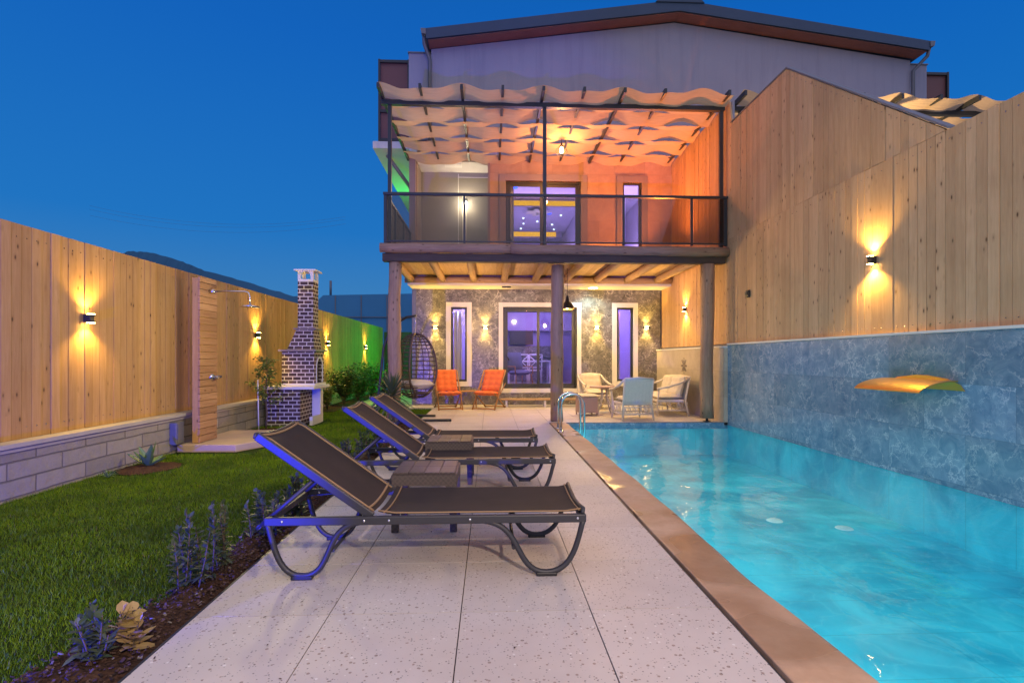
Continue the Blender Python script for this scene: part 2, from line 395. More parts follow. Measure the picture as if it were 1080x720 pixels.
# canvas
n = NT('shade canvas'); g = n.wco(); w1 = n.noise(n.n('ShaderNodeMapping', {'Vector': g, 'Scale': (1.5, 9, 1.5)}).outputs[0], 3, 4)
c = n.mix(w1, (.52, .41, .28), (.70, .57, .40)); a = n.bsdf(c, .9, 0, n.bump(w1, .5, .03), .1); b = n.n('ShaderNodeBsdfTranslucent', {'Color': c}).outputs[0]
M['canvas'] = n.done(n.n('ShaderNodeMixShader', {0: .35, 1: a, 2: b}).outputs[0])
# painted brick of the barbecue
n = NT('dark brick with white joints'); tc = n.n('ShaderNodeTexCoord')
sp = n.n('ShaderNodeSeparateXYZ', {0: n.n('ShaderNodeNewGeometry').outputs['Position']}); nn = n.n('ShaderNodeSeparateXYZ', {0: n.n('ShaderNodeNewGeometry').outputs['Normal']})
u = n.math('ADD', n.math('MULTIPLY', sp.outputs[0], n.math('GREATER_THAN', n.math('ABSOLUTE', nn.outputs[1]), .5)), n.math('MULTIPLY', sp.outputs[1], n.math('LESS_THAN', n.math('ABSOLUTE', nn.outputs[1]), .5)))
bt = n.n('ShaderNodeTexBrick', {'Vector': n.n('ShaderNodeCombineXYZ', {0: u, 1: sp.outputs[2]}).outputs[0], 'Color1': (.05, .032, .035, 1), 'Color2': (.095, .062, .06, 1), 'Mortar': (.60, .56, .52, 1), 'Scale': 1.0, 'Mortar Size': .009, 'Mortar Smooth': .2, 'Brick Width': .16, 'Row Height': .075, 'Bias': 0.0})
M['brick'] = n.done(n.bsdf(bt.outputs['Color'], .7, 0, n.bump(bt.outputs['Fac'], -.5, .01), .3))
# masonry of the low wall
n = NT('block masonry'); sp = n.n('ShaderNodeSeparateXYZ', {0: n.n('ShaderNodeNewGeometry').outputs['Position']})
wob = n.math('MULTIPLY', n.noise(n.wco(), 2, 3), .03)
bt = n.n('ShaderNodeTexBrick', {'Vector': n.n('ShaderNodeCombineXYZ', {0: n.math('ADD', sp.outputs[1], wob), 1: n.math('ADD', sp.outputs[2], wob)}).outputs[0], 'Color1': (.33, .30, .26, 1), 'Color2': (.46, .42, .36, 1), 'Mortar': (.20, .18, .16, 1), 'Scale': 1.0, 'Mortar Size': .009, 'Mortar Smooth': .4, 'Brick Width': .62, 'Row Height': .16})
f = n.noise(n.wco(), 9, 7, .65); c = n.mix(n.math('MULTIPLY', f, .55), bt.outputs['Color'], (.16, .15, .13))
M['masonry'] = n.done(n.bsdf(c, .9, 0, n.bump(n.math('ADD', n.math('MULTIPLY', bt.outputs['Fac'], -1.2), f), .8, .02), .2))
M['leaf_dark'] = leafmat('shrub leaves', (.025, .06, .015), (.07, .13, .03))
M['leaf_citrus'] = leafmat('citrus leaves', (.07, .14, .02), (.24, .30, .06))
M['leaf_yucca'] = leafmat('yucca leaves', (.035, .075, .03), (.12, .15, .07), .4, .15)
M['leaf_blue'] = leafmat('bed plant leaves', (.035, .07, .03), (.15, .18, .09))
M['leaf_pale'] = leafmat('variegated leaves', (.40, .30, .10), (.58, .40, .20))
M['leaf_agave'] = leafmat('agave leaves', (.07, .15, .06), (.17, .28, .11), .35, .1)
M['bark'] = plain('bark', (.12, .085, .055), .9, 0, .25, 30, .8)

# ------------------------------------------------------------------ dimensions
XW = 4.70      # timber party wall plane
XM = 4.64      # marble plane below it
XT = 4.57      # tiled terrace wall plane
YG, YU = 14.4, 13.6   # ground-floor and upper facade
XF = -4.45     # left fence plane
PE = 10.2      # far pool edge
PX = 1.50      # pool left edge
# ------------------------------------------------------------------ ground
g = MB()
for (x0, x1, y0, y1) in ((-900, -4.6, -60, 1500), (-4.6, 900, 24, 1500), (4.8, 900, -60, 24), (-4.6, 4.8, -60, -3)):
    g.add([(x0, y0, -.07), (x1, y0, -.07), (x1, y1, -.07), (x0, y1, -.07)], [(0, 1, 2, 3)])
tag(g.build('ground', M['concrete']), kind='structure')
g = MB(); g.box(-4.6, -1.47, -3, 14.0, -.3, -.045)
tag(g.build('lawn_soil', M['lawnbase']), kind='structure')
# grass blades
g = MB(); V = []; F = []; rnd = random.random
def bed_edge(y): return -1.80 - .07 * sin(y * 1.3) - .05 * sin(y * 3.1 + 1)
def blades(x0, x1, y0, y1, dens, h0, w0):
    for _ in range(int((x1 - x0) * (y1 - y0) * dens)):
        x = x0 + rnd() * (x1 - x0); y = y0 + rnd() * (y1 - y0)
        if y < 11 and x > bed_edge(y): continue
        if 7.3 < y < 9.05 and x < -3.2: continue
        if 10.2 < y < 11.3 and x < -3.3: continue
        if (x + 4.0) ** 2 + (y - 9.65) ** 2 < .12 or (x + 4.0) ** 2 / .12 + (y - 6.4) ** 2 / .16 < 1: continue
        a = rnd() * 2 * pi; h = h0 * (.55 + rnd() * .8); w = w0 * (.7 + rnd() * .6)
        b = rnd() * 2 * pi; l = h * (.15 + rnd() * .6); k = len(V)
        dx, dy = cos(a) * w, sin(a) * w
        V.append((x - dx, y - dy, -.05)); V.append((x + dx, y + dy, -.05)); V.append((x + cos(b) * l, y + sin(b) * l, -.05 + h))
        F.append((k, k + 1, k + 2))
blades(-4.33, -1.6, .6, 3.2, 12000, .028, .0022)
blades(-4.33, -1.6, 3.2, 6, 9000, .030, .0028)
blades(-4.33, -1.6, 6, 9.5, 5000, .04, .004)
blades(-4.33, -1.48, 9.5, 14, 2200, .045, .006)
g.add(V, F)
tag(g.build('lawn_grass', M['grass']), 'short mown green lawn between the timber fence and the planting bed', 'grass', kind='stuff')
# soil bed
g = MB(); NX, NY = 10, 260; V = []; F = []
for j in range(NY + 1):
    y = .5 + (11.2 - .5) * j / NY
    for i in range(NX + 1):
        t = i / NX; x = -1.462 + (bed_edge(y) - .03 + 1.462) * t
        z = -.045 + .035 * sin(pi * t) + random.uniform(-.012, .016)
        if t in (0,): z = -.04
        V.append((x + random.uniform(-.008, .008) * (0 < i < NX), y, z))
for j in range(NY):
    for i in range(NX):
        a = j * (NX + 1) + i; F.append((a, a + NX + 1, a + NX + 2, a + 1))
g.add(V, F, False); tag(g.build('soil_bed', M['soil']), kind='structure')
g = MB()
for _ in range(6000):
    y = .6 + 10 * random.random() ** 1.7; x = random.uniform(bed_edge(y) - .02, -1.47); s_ = random.uniform(.003, .010)
    g.box(-s_, s_, -s_ * .6, s_ * .6, -s_ * .3, s_ * .3, T(x, y, -.012 + random.uniform(0, .014), random.uniform(-.6, .6), random.uniform(-.6, .6), random.uniform(0, 6)))
n = NT('bark chips'); r = n.rnd(); M['chips'] = n.done(n.bsdf(n.ramp(r, [(0, (.02, .01, .007)), (.5, (.07, .035, .022)), (.93, (.10, .06, .04)), (1, (.22, .2, .18))]), .9))
tag(g.build('bark_chips', M['chips']), 'loose dark bark chips scattered over the planting bed', 'bark mulch', kind='stuff')
for (cx, cy, rx, ry) in ((-4.0, 6.4, .33, .38), (-4.0, 9.65, .33, .33)):
    g = MB(); pts = [(cx + rx * cos(a * pi / 12) * random.uniform(.85, 1.05), cy + ry * sin(a * pi / 12) * random.uniform(.85, 1.05), -.032) for a in range(24)]
    g.add([(cx, cy, .0)] + pts, [(0, i + 1, (i + 1) % 24 + 1) for i in range(24)], True); tag(g.build('soil_patch', M['soil']), kind='structure')
# side bed with shrubs & side path
g = MB(); g.box(-4.33, -3.75, 12.8, 21.9, -.2, -.01); tag(g.build('side_bed', M['soil']), kind='structure')
g = MB()
for j in range(12):
    for i in range(3):
        g.box(-3.72 + i * .54, -3.72 + i * .54 + .53, 14.02 + j * .66, 14.02 + j * .66 + .645, -.1, 0)
tag(g.build('side_path', M['slab']), kind='structure')
# deck tiles
g = MB(); W = .643; y0 = 2.63 - W * 5
def tile(x0, x1, y0, y1): dz = random.uniform(-.0012, 0); g.box(x0 + .0028, x1 - .0028, y0 + .0028, y1 - .0028, -.06, dz)
for j in range(-2, 24):
    a, b = 2.63 + W * (j - 4), 2.63 + W * (j - 3)
    if a > YG: break
    b = min(b, YG - .002)
    for i in range(4): tile(-1.43 + W * i, -1.43 + W * (i + 1), a, b)
    if a >= PE - .35:
        a2 = max(a, PE + .16)
        for i in range(4, 10): tile(-1.43 + W * i, min(-1.43 + W * (i + 1), XT), a2, b) if -1.43 + W * i < XT - .05 else None
    if a > 13.2: tile(-2.1, -1.43, a, b)
tag(g.build('deck_paving', M['terrazzo']), kind='structure')
g = MB(); g.box(-1.45, 1.155, -1.5, YG, -.3, -.008); g.box(1.155, XT, PE + .14, YG, -.3, -.008); tag(g.build('deck_bedding', M['darkframe']), kind='structure')
# pool basin
ZF, ZW = -.62, -.055
g = MB()
g.box(PX, XM, -2.5, PE, ZF - .2, ZF); g.box(PX - .3, PX, -2.5, PE, ZF - .2, -.12); g.box(XM, XM + .2, -2.5, PE, ZF - .2, -.052)
g.box(PX - .3, XM + .2, PE, PE + .13, ZF - .2, -.12); g.box(PX - .3, XM + .2, -2.7, -2.5, ZF - .2, -.05)
tag(g.build('pool_basin', M['basin']), kind='structure')
g = MB(); g.add([(PX - .0, -2.5, ZW), (XM - .002, -2.5, ZW), (XM - .002, PE - .002, ZW), (PX, PE - .002, ZW)], [(0, 1, 2, 3)])
tag(g.build('pool_water', M['water']), kind='structure')
# coping with a hand-cut inner edge
g = MB(); V = []; F = []; NY = 170
prof = [(1.172, -.2), (1.172, -.006), (1.174, -.002), (1.178, 0.0), (1.19, .0), (1.30, .001), ('d', 0.0), ('e', -.003), ('f', -.012), ('f', -.02), ('f', -.12)]
for j in range(NY + 1):
    y = -2.5 + (PE + .13 + 2.5) * j / NY
    wv = .006 * sin(y * 2.1) + .006 * sin(y * 5.3 + 1) + .035 * math.exp(-((y - 3.0) / .35) ** 2) * 1.0
    for (x, z) in prof:
        if x == 'd': x = PX - .03 - wv
        if x == 'e': x = PX - .008 - wv
        if x == 'f': x = PX + .006 - wv
        V.append((x, y, z))
K = len(prof)
for j in range(NY):
    for i in range(K - 1): F.append((j * K + i, j * K + i + 1, (j + 1) * K + i + 1, (j + 1) * K + i))
g.add(V, F, True); tag(g.build('pool_coping', M['coping']), kind='structure')
g = MB(); g.box(PX - .02, XM, PE + .002, PE + .135, -.12, .003); tag(g.build('pool_end_coping', M['poolstone']), kind='structure')
# pool floor fittings
def fitting(x, y, label):
    t = thing('pool_floor_fitting', label, 'pool fitting', (x, y, ZF), 0, 'round fittings in the pool floor')
    g = MB(); g.lathe([(0, .012), (.07, .012), (.085, .006), (.09, 0)], 24); g.build('cover', M['white'], t)
    g = MB(); g.lathe([(0, .02), (.025, .018), (.03, .0125)], 16); g.build('nozzle', M['trim'], t); return t
fitting(2.62, 2.70, 'round white pool floor fitting nearest the camera')
fitting(3.28, 6.0, 'round white pool floor fitting, the left of the two far ones')
fitting(3.9, 5.7, 'round white pool floor fitting, the right of the two far ones')
# hills & far
g = MB(); V = []; F = []
prof = [(-900, 15), (-600, 30), (-430, 48), (-350, 63), (-315, 76), (-303, 80), (-281, 78), (-262, 73), (-242, 66), (-205, 57), (-170, 48), (-150, 44), (-120, 38), (-90, 30), (-40, 30), (60, 16), (400, 5)]
pp = []
for (a, b) in zip(prof, prof[1:]):
    for k in range(8):
        t = k / 8; pp.append((a[0] + (b[0] - a[0]) * t, a[1] + (b[1] - a[1]) * t + random.uniform(-.45, .45)))
for x, z in pp: V += [(x * 1.0, 400, -2), (x, 430 + random.uniform(-5, 5), z * .6), (x, 460, z * 1.15)]
for i in range(len(pp) - 1):
    F += [(i * 3, i * 3 + 3, i * 3 + 4, i * 3 + 1), (i * 3 + 1, i * 3 + 4, i * 3 + 5, i * 3 + 2)]
g.add(V, F, True); tag(g.build('hills', M['farhill']), kind='structure')
t = thing('greenhouse', 'long blue greenhouse roof beyond the end of the timber fence', 'greenhouse', (-12, 44, 0))
g = MB(); g.prism([(-13.6, -.5), (-13.6, 3.8), (-13.4, 4.6), (-13.0, 5.4), (-12.4, 5.95), (-6, 6.1), (10, 6.1), (10, -.5)], 'y', 40, 58); g.build('cover', M['greenhouse'], t, True)
g = MB()
for k in range(9): g.tube([(-13.4 + k * 1.9, 39.97, .1), (-13.4 + k * 1.9, 39.97, 5.95 if k else 4.5)], .035, 6)
g.box(-13.6, 8, 39.9, 39.96, 4.3, 4.36); g.build('frame_rib', M['pipe'], t, True)
g = MB(); g.tube([(-12.0, 40.5, 5.9), (-12.0, 40.5, 7.1)], .09, 10); g.build('flue', M['pipe'], t, True)

for k, (za, zb) in enumerate(((37.5, 35.5), (36.6, 34.9), (35.2, 33.8))):
    g = MB(); pts = [(-95 + 60 * u / 16, 130, za + (zb - za) * u / 16 - 3.0 * (1 - (2 * u / 16 - 1) ** 2)) for u in range(17)]
    g.tube(pts, .018, 4); o = g.build('power_line', M['pipe'], None, shift=pts[0]); tag(o, ('topmost', 'middle', 'lowest')[k] + ' of the three thin overhead cables in the sky beyond the left fence', 'power line', 'thin cables beyond the fence')
g = MB()
for _ in range(90):
    y = .9 + 8 * random.random(); x = -1.42 + abs(random.gauss(0, .35)) if random.random() < .7 else random.uniform(-1.4, 1.1)
    if x > 1.1: continue
    g.leaf((x, y, .004), (random.uniform(-1, 1), random.uniform(-1, 1), .02), random.uniform(.008, .022), .008, -.1, 2, random.uniform(-.2, .2))
tag(g.build('fallen_leaves', M['chips']), 'tiny dry leaf litter scattered along the left edge of the paving', 'leaf litter', kind='stuff')
# ------------------------------------------------------------------ left fence
t = thing('timber_fence', 'tall fence of vertical cedar boards along the lawn', 'fence', (XF, 9, .5))
def boardwall(g, x, y0, y1, z0, ztop, w=.11, th=.022, face=1, zb=None):
    y = y0
    while y < y1 - .02:
        b = min(y + w, y1); d = random.uniform(0, .009); za = ztop(y + .001); zc = ztop(b - .001)
        xa, xb = (x - th, x + d) if face > 0 else (x - d, x + th)
        q = random.uniform(.002, .0045); v = [(xa, y + q, z0), (xb, y + q, z0), (xb, b - .002, z0), (xa, b - .002, z0), (xa, y + q, za), (xb, y + q, za), (xb, b - .002, zc), (xa, b - .002, zc)]
        g.add(v, [(3, 2, 1, 0), (4, 5, 6, 7), (0, 1, 5, 4), (1, 2, 6, 5), (2, 3, 7, 6), (3, 0, 4, 7)]); y = b
g = MB(); boardwall(g, XF, .3, 22.2, .49, lambda y: 2.52, .112); g.build('board_panel', M['cedar'], t, True)
g = MB(); g.box(XF - .03, XF - .024, .3, 22.2, .49, 2.51); 
for yy in (2, 5, 8, 11, 14, 17, 20): g.box(XF - .1, XF - .031, yy, yy + .07, .3, 2.48)
g.build('backing', M['darkframe'], t, True)
g = MB()
for k in range(196):
    for zz in (.60, 2.40):
        y = .3 + .056 + k * .112; g.box(XF + .001, XF + .0062, y - .005, y + .005, zz - .005 + random.uniform(-.008, .008), zz + .005)
o = g.build('screw', M['chrome'], t, True); o['kind'] = 'stuff'
t = thing('masonry_plinth', 'low grey block wall with a moulded cap under the timber fence', 'low wall', (XF, 9, 0))
g = MB(); g.box(XF - .12, -4.335, .3, 22.2, -.2, .40); g.build('wall', M['masonry'], t, True)
g = MB(); g.prism([(-4.6, .402), (-4.31, .402), (-4.31, .43), (-4.275, .445), (-4.275, .485), (-4.6, .488)], 'y', .3, 22.2); g.build('cap', M['cap'], t, True)
t = thing('end_fence', 'dark brown board fence closing the side passage beside the house', 'fence', (-3.3, 22.3, 0))
g = MB(); x = -4.4
while x < -2.1: g.box(x + .003, x + .14, 22.22, 22.25, 0, 2.35); x += .143
g.build('board_panel', M['darkbeam'], t, True)
g = MB(); g.box(-4.4, -2.1, 22.26, 22.32, .5, .58); g.box(-4.4, -2.1, 22.26, 22.32, 1.9, 1.98); split_build(g, 'rail', M['darkbeam'], t, True)
# wall lamps --------------------------------------------------------------
def spot(name, loc, d, power, size, blend, col, rad=.015, parent=None):
    l = bpy.data.lights.new(name, 'SPOT'); l.energy = power; l.spot_size = R(size); l.spot_blend = blend; l.color = col; l.shadow_soft_size = rad
    o = bpy.data.objects.new(name, l); C.objects.link(o); o.location = loc
    o.rotation_euler = Vector(d).to_track_quat('-Z', 'Y').to_euler()
    if parent: o.parent = parent
    return o
def point(name, loc, power, col, rad=.05):
    l = bpy.data.lights.new(name, 'POINT'); l.energy = power; l.color = col; l.shadow_soft_size = rad
    o = bpy.data.objects.new(name, l); C.objects.link(o); o.location = loc; return o
def area(name, loc, d, power, sx, sy, col):
    l = bpy.data.lights.new(name, 'AREA'); l.energy = power; l.shape = 'RECTANGLE'; l.size = sx; l.size_y = sy; l.color = col
    o = bpy.data.objects.new(name, l); C.objects.link(o); o.location = loc; o.rotation_euler = Vector(d).to_track_quat('-Z', 'Y').to_euler(); return o
WARM = (1, .60, .11)
def wall_lamp(loc, rz, label, group, power=22, wide=False, size=125):
    # local +X points away from the wall
    t = thing('wall_lamp', label, 'wall lamp', loc, rz, group); s_ = .07 if wide else .034; h = .026 if wide else .046
    g = MB()
    p = [(0, h), (.095, h), (.07, .02), (.07, -.02), (.095, -h), (0, -h)]
    g.prism(p, 'y', -s_, s_); g.build('lamp_body', M['black'], t, bevel=.004)
    g = MB(); g.box(.03, .085, -s_ * .7, s_ * .7, h + .001, h + .004); g.box(.03, .085, -s_ * .7, s_ * .7, -h - .004, -h - .001); split_build(g, 'lens', M['lens'], t)
    spot('lamp_glow_up', (.075, 0, h + .012), (.06, 0, 1), power, size, .75, WARM, .012, t)
    spot('lamp_glow_down', (.075, 0, -h - .012), (.06, 0, -1), power, size, .75, WARM, .012, t)
    return t
G1 = 'up-and-down wall lamps along the timber fence'
wall_lamp((XF + .008, 6.02, 1.69), 0, 'lit up-and-down lamp on the fence left of the shower panel', G1, 55)
wall_lamp((XF + .008, 10.25, 1.69), 0, 'lit up-and-down lamp on the fence between the shower panel and the barbecue', G1, 55)
wall_lamp((XF + .008, 14.6, 1.66), 0, 'lit up-and-down lamp on the fence just right of the barbecue chimney', G1, 55)
wall_lamp((XF + .008, 19.0, 1.66), 0, 'lit up-and-down lamp on the fence farthest from the camera, above the shrubs', G1, 60)
G2 = 'up-and-down lamps on the dark marble house front'
def fl(x, lab): wall_lamp((x, YG - .001, 2.09), -pi / 2, lab, G2, 70, True, 92)
fl(-1.48, 'lit lamp on the dark marble left of the left narrow window')
fl(-.13, 'lit lamp on the dark marble between the left narrow window and the sliding door')
fl(2.90, 'lit lamp on the dark marble between the sliding door and the right narrow window')
fl(4.27, 'lit lamp on the dark marble at the right end, next to the timber wall')
G3 = 'up-and-down lamps on the right timber wall'
wall_lamp((XW - .006, 6.30, 2.45), pi, 'lit lamp on the right timber wall above the brass spout', G3, 90)
wall_lamp((XW - .006, 12.55, 2.42), pi, 'lit lamp on the timber wall above the white rattan sofa', G3, 62)

# ------------------------------------------------------------------ right party wall
t = thing('timber_party_wall', 'tall stepped wall of pale vertical pine boards along the pool', 'wall', (XW, 6, 1.53))
g = MB(); boardwall(g, XW, -.6, YG, 1.54, lambda y: 3.60, .118, .03, -1)
def top(y):
    if y < 5.29: return 3.61
    if y < 8.24: return 3.61 + (y - 5.29) / (8.24 - 5.29) * (5.84 - 3.61)
    if y < 10.2: return 5.84
    return 6.30
g.build('board_panel', M['pine'], t, True)
g = MB(); boardwall(g, XW + .004, 5.31, YU, 3.605, top, .118, .03, -1); g.build('upper_board_panel', M['pine'], t, True)
g = MB(); g.prism([(-.6, 1.4), (YG, 1.4), (YG, 3.59), (YU, 3.59), (YU, 6.28), (10.2, 6.28), (10.2, 5.82), (8.24, 5.82), (5.3, 3.59), (-.6, 3.59)], 'x', XW + .036, XW + .08); g.build('backing', M['gable'], t, True)
g = MB()
def capseg(a, b):
    g.prism([(a[0], a[1]), (b[0], b[1]), (b[0], b[1] + .025), (a[0], a[1] + .025)], 'x', XW - .01, XW + .1)
capseg((5.27, 3.615), (8.24, 5.846)); capseg((8.24, 5.847), (10.2, 5.847)); g.build('metal_cap', M['pipe'], t, True)
g = MB()
k = 0; y = -.6 + .059
while y < YG - .1:
    for zz in (1.62, 3.5) + ((top(y) - .08,) if 5.4 < y < 13.4 else ()):
        g.box(XW - .007, XW - .001, y - .005, y + .005, zz - .005, zz + .006)
    y += .118
o = g.build('screw', M['chrome'], t, True); o['kind'] = 'stuff'
t = thing('marble_pool_wall', 'blue-grey veined marble wall rising from the pool', 'wall', (XM, 5, 0))
g = MB(); g.box(XM, XM + .12, -.6, PE, -.05, 1.515); g.build('slab', M['poolstone'], t, True)
g = MB(); g.box(XM - .02, XM + .12, -.6, PE, 1.517, 1.545); g.build('trim_strip', M['trim'], t, True)
t = thing('tiled_terrace_wall', 'beige tiled low wall behind the rattan sofa', 'wall', (XT, 12, 0))
g = MB(); g.box(XT, XT + .19, PE + .002, YG, -.05, 1.46); g.build('tile_panel', M['travertine'], t, True)
g = MB(); g.box(XT - .02, XT + .19, PE + .002, YG, 1.462, 1.495); g.build('trim_strip', M['trim'], t, True)
g = MB()
for k in range(8):
    A = k * pi / 4
    for r_, s_ in ((.06, .022), (.11, .03), (.17, .022)):
        Mx = T(XT - .003, 12.35 + r_ * cos(A), 1.08 + r_ * sin(A), 0, pi / 2, 0)
        g.lathe([(0, .003), (s_, .003), (s_, -.002)], 8, Mx)
g.lathe([(0, .004), (.028, .004), (.028, -.002)], 10, T(XT - .003, 12.35, 1.08, 0, pi / 2, 0))
g.build('flower_relief', M['greytrim'], t, True)
# spout
t = thing('water_spout', 'wide curved brass water spout on the marble pool wall', 'water spout', (XM, 5.5, .95))
g = MB(); pts = []
g.prism([(5.0, .93), (5.05, .99), (5.2, 1.045), (5.45, 1.075), (5.6, 1.075), (5.85, 1.045), (6.02, .99), (6.08, .93)], 'x', XM - .012, XM - .001); g.build('backplate', M['bronze'], t, True, .003)
g = MB(); V = []; F = []; n1 = 14
for k in range(n1 + 1):
    A = k / n1 * 1.22
    x = XM - .012 - .40 * sin(A) / sin(1.22); z = .86 + .17 * cos(A) * 1.0
    V += [(x, 5.07 + .0 * k, z), (x, 6.0, z), (x, 5.07, z - .012), (x, 6.0, z - .012)]
for k in range(n1):
    a, b = 4 * k, 4 * k + 4
    F += [(a, a + 1, b + 1, b), (a + 2, b + 2, b + 3, a + 3), (a, b, b + 2, a + 2), (a + 1, a + 3, b + 3, b + 1)]
F += [(4 * n1, 4 * n1 + 1, 4 * n1 + 3, 4 * n1 + 2)]
g.add(V, F, False); g.build('curved_blade', M['bronze'], t, True)
# small things on the timber wall
t = thing('wall_socket', 'small black outlet box on the timber wall right of the log post', 'outlet', (XW, 9.45, 2.42))
g = MB(); g.box(XW - .05, XW - .008, 9.40, 9.50, 2.36, 2.49); g.build('box', M['black'], t, True, .006)
g = MB(); g.box(XW - .07, XW - .051, 9.415, 9.485, 2.40, 2.46); g.build('cover_flap', M['darkframe'], t, True, .004)
t = thing('bottle_opener_plaque', 'long rounded wooden plaque hanging beside the right log post', 'wall ornament', (XW, 11.2, 1.9))
g = MB(); P = [(11.2 + .085 * cos(a), 2.06 + .10 * sin(a)) for a in [k * pi / 8 for k in range(9)]] + [(11.2 + .07 * cos(a), 1.62 + .08 * sin(a)) for a in [pi + k * pi / 8 for k in range(9)]]
g.prism(P, 'x', XW - .03, XW - .008); g.build('board', M['slab'], t, True)
g = MB()
for k in range(4): g.lathe([(.022, -.004), (.05, 0), (.022, .004), (.022, -.004)], 12, T(XW - .036, 11.2, 2.03 - k * .12, 0, pi / 2, 0))
g.build('ring', M['cushion'], t, True)
g = MB(); g.box(XW - .05, XW - .031, 11.13, 11.27, 2.08, 2.15); g.build('clip', M['black'], t, True, .004)

# ------------------------------------------------------------------ house
H = thing('house', 'two-storey villa with gabled roof, dark marble ground floor and balcony', 'house', (1.5, 18, 0))
def holes(g, x0, x1, z0, z1, y0, y1, hs):
    xs = sorted({x0, x1} | {h[0] for h in hs} | {h[1] for h in hs}); zs = sorted({z0, z1} | {h[2] for h in hs} | {h[3] for h in hs})
    for a, b in zip(xs, xs[1:]):
        run = None
        for c_, d in zip(zs, zs[1:]):
            mx, mz = (a + b) / 2, (c_ + d) / 2
            if any(h[0] < mx < h[1] and h[2] < mz < h[3] for h in hs):
                if run: g.box(a, b, y0, y1, run[0], run[1]); run = None
            else: run = (run[0], d) if run else (c_, d)
        if run: g.box(a, b, y0, y1, run[0], run[1])
GW = [(-1.06, -.63, .63, 2.64), (.35, 2.36, .44, 2.65), (3.46, 3.91, .63, 2.64)]
g = MB(); holes(g, -2.1, XT + .1, -.05, 3.13, YG, YG + .2, GW); g.build('marble_wall', M['facade'], H, True)
g = MB(); g.box(-2.1, -1.98, YG - .03, YG - .002, 0, 3.12); g.build('corner_post', M['pipe'], H, True, .005)
# shell
g = MB(); g.box(-2.1, -1.9, YG + .202, 23.8, 0, 3.12); g.box(-1.88, 11.2, 23.6, 23.8, 0, 9.0); g.box(4.8, 11.2, YG, YG + .2, 0, 6.3); g.box(11.0, 11.2, YG + .22, 23.58, 0, 9.0)
g.box(-2.1, -1.9, YU + .3, 23.8, 3.5, 9.0); split_build(g, 'side_wall', M['plaster'], H, True)
g = MB(); g.box(-2.1, XW, YU, 23.8, 3.125, 3.45); g.build('upper_floor_slab', M['plaster'], H, True)
UW = [(.40, 2.33, 3.46, 5.80), (3.42, 3.91, 3.46, 5.80)]
g = MB(); holes(g, 0, XW - .002, 3.452, 6.34, YU, YU + .2, UW); g.build('upper_wall', M['stuccoR'], H, True)
g = MB(); g.box(-1.88, 0, 14.6, 14.75, 3.452, 6.34); g.box(0.002, .15, YU + .202, 14.75, 3.452, 6.34); split_build(g, 'recess_wall', M['roughplaster'], H, True)
g = MB(); g.box(-1.899, -1.885, YU + .165, 14.598, 3.46, 6.34); g.build('recess_side_panel', M['greytrim'], H, True)
g = MB(); g.box(-.88, -.86, 14.59, 14.599, 3.6, 6.3); g.box(-.86, -.05, 14.59, 14.599, 6.2, 6.22); split_build(g, 'recess_trim', M['trim'], H, True)
g = MB(); g.box(-2.05, -.005, YU + .01, 14.74, 6.345, 6.5); g.build('recess_ceiling', M['plaster'], H, True)
g = MB(); g.box(-1.2, -.75, 13.9, 14.2, 6.33, 6.344); g.build('ceiling_hatch', M['trim'], H, True)
g = MB(); g.box(-2.06, -1.9, YU, YU + .16, 3.452, 6.34); g.box(-.06, -.003, YU - .03, YU + .2, 3.452, 6.34); split_build(g, 'column', M['greytrim'], H, True)
# gable
g = MB(); YF = 13.2; XR = 4.78; EL, ER, ZE, ZR = -1.57, 11.28, 9.16, 10.02
g.prism([(-1.5, 6.345), (11.1, 6.345), (11.1, 9.12), (XR, 9.96), (-1.5, 9.12)], 'y', YU, YU + .22); g.build('gable_wall', M['gable'], H, True)
g = MB(); g.box(-2.1, -1.505, 13.8, 14.0, 6.9, 9.12); g.box(11.105, 11.72, 13.8, 14.0, 6.3, 9.12); g.box(-2.1, -1.9, YU + .31, 23.5, 9.0, 9.1); split_build(g, 'wing_wall', M['gable'], H, True)
g = MB(); g.box(-2.12, -1.5, 13.77, 14.03, 9.122, 9.15); g.box(11.1, 11.74, 13.77, 14.03, 9.122, 9.15); split_build(g, 'wing_cap', M['pipe'], H, True)
roof = MB(); roof.prism([(EL, ZE), (XR, ZR), (ER, ZE + .02), (ER, ZE + .23), (XR, ZR + .25), (EL, ZE + .23)], 'y', YF + .03, 23.9); ro = roof.build('roof', M['fascia'], H, True)
g = MB(); g.prism([(EL + .03, ZE - .012), (XR, ZR - .012), (ER - .03, ZE + .008), (ER - .03, ZE - .002), (XR, ZR - .03), (EL + .03, ZE - .03)], 'y', YF + .04, YU); g.build('soffit', M['soffit'], ro, True)
g = MB(); g.prism([(EL - .02, ZE - .005), (XR, ZR - .005), (ER + .02, ZE + .015), (ER + .02, ZE + .25), (XR, ZR + .27), (EL - .02, ZE + .25)], 'y', YF - .0, YF + .028); g.build('fascia_board', M['fascia'], ro, True)
g = MB(); g.prism([(XR - .62, ZR + .19), (XR - .4, ZR + .40), (XR + .4, ZR + .40), (XR + .62, ZR + .19)], 'y', YF - .03, 23.9); g.build('ridge_cap', M['fascia'], ro, True)
for sx, X in ((-1, EL - .02), (1, ER + .02)):
    g = MB(); 
    g.prism([(X, ZE + .24), (X + sx * .13, ZE + .24), (X + sx * .11, ZE + .12), (X, ZE + .1)], 'y', YF - .02, 23.9); g.build('gutter', M['pipe'], ro, True)
    g = MB(); xx = -1.53 if sx < 0 else 11.13
    g.tube([(X + sx * .06, YF + .1, ZE + .12), (X + sx * .06, YF + .15, ZE - .05), (xx, YU - .06, ZE - .35), (xx, YU - .06, 6.5)], .045, 10); g.build('downpipe', M['pipe'], H, True)
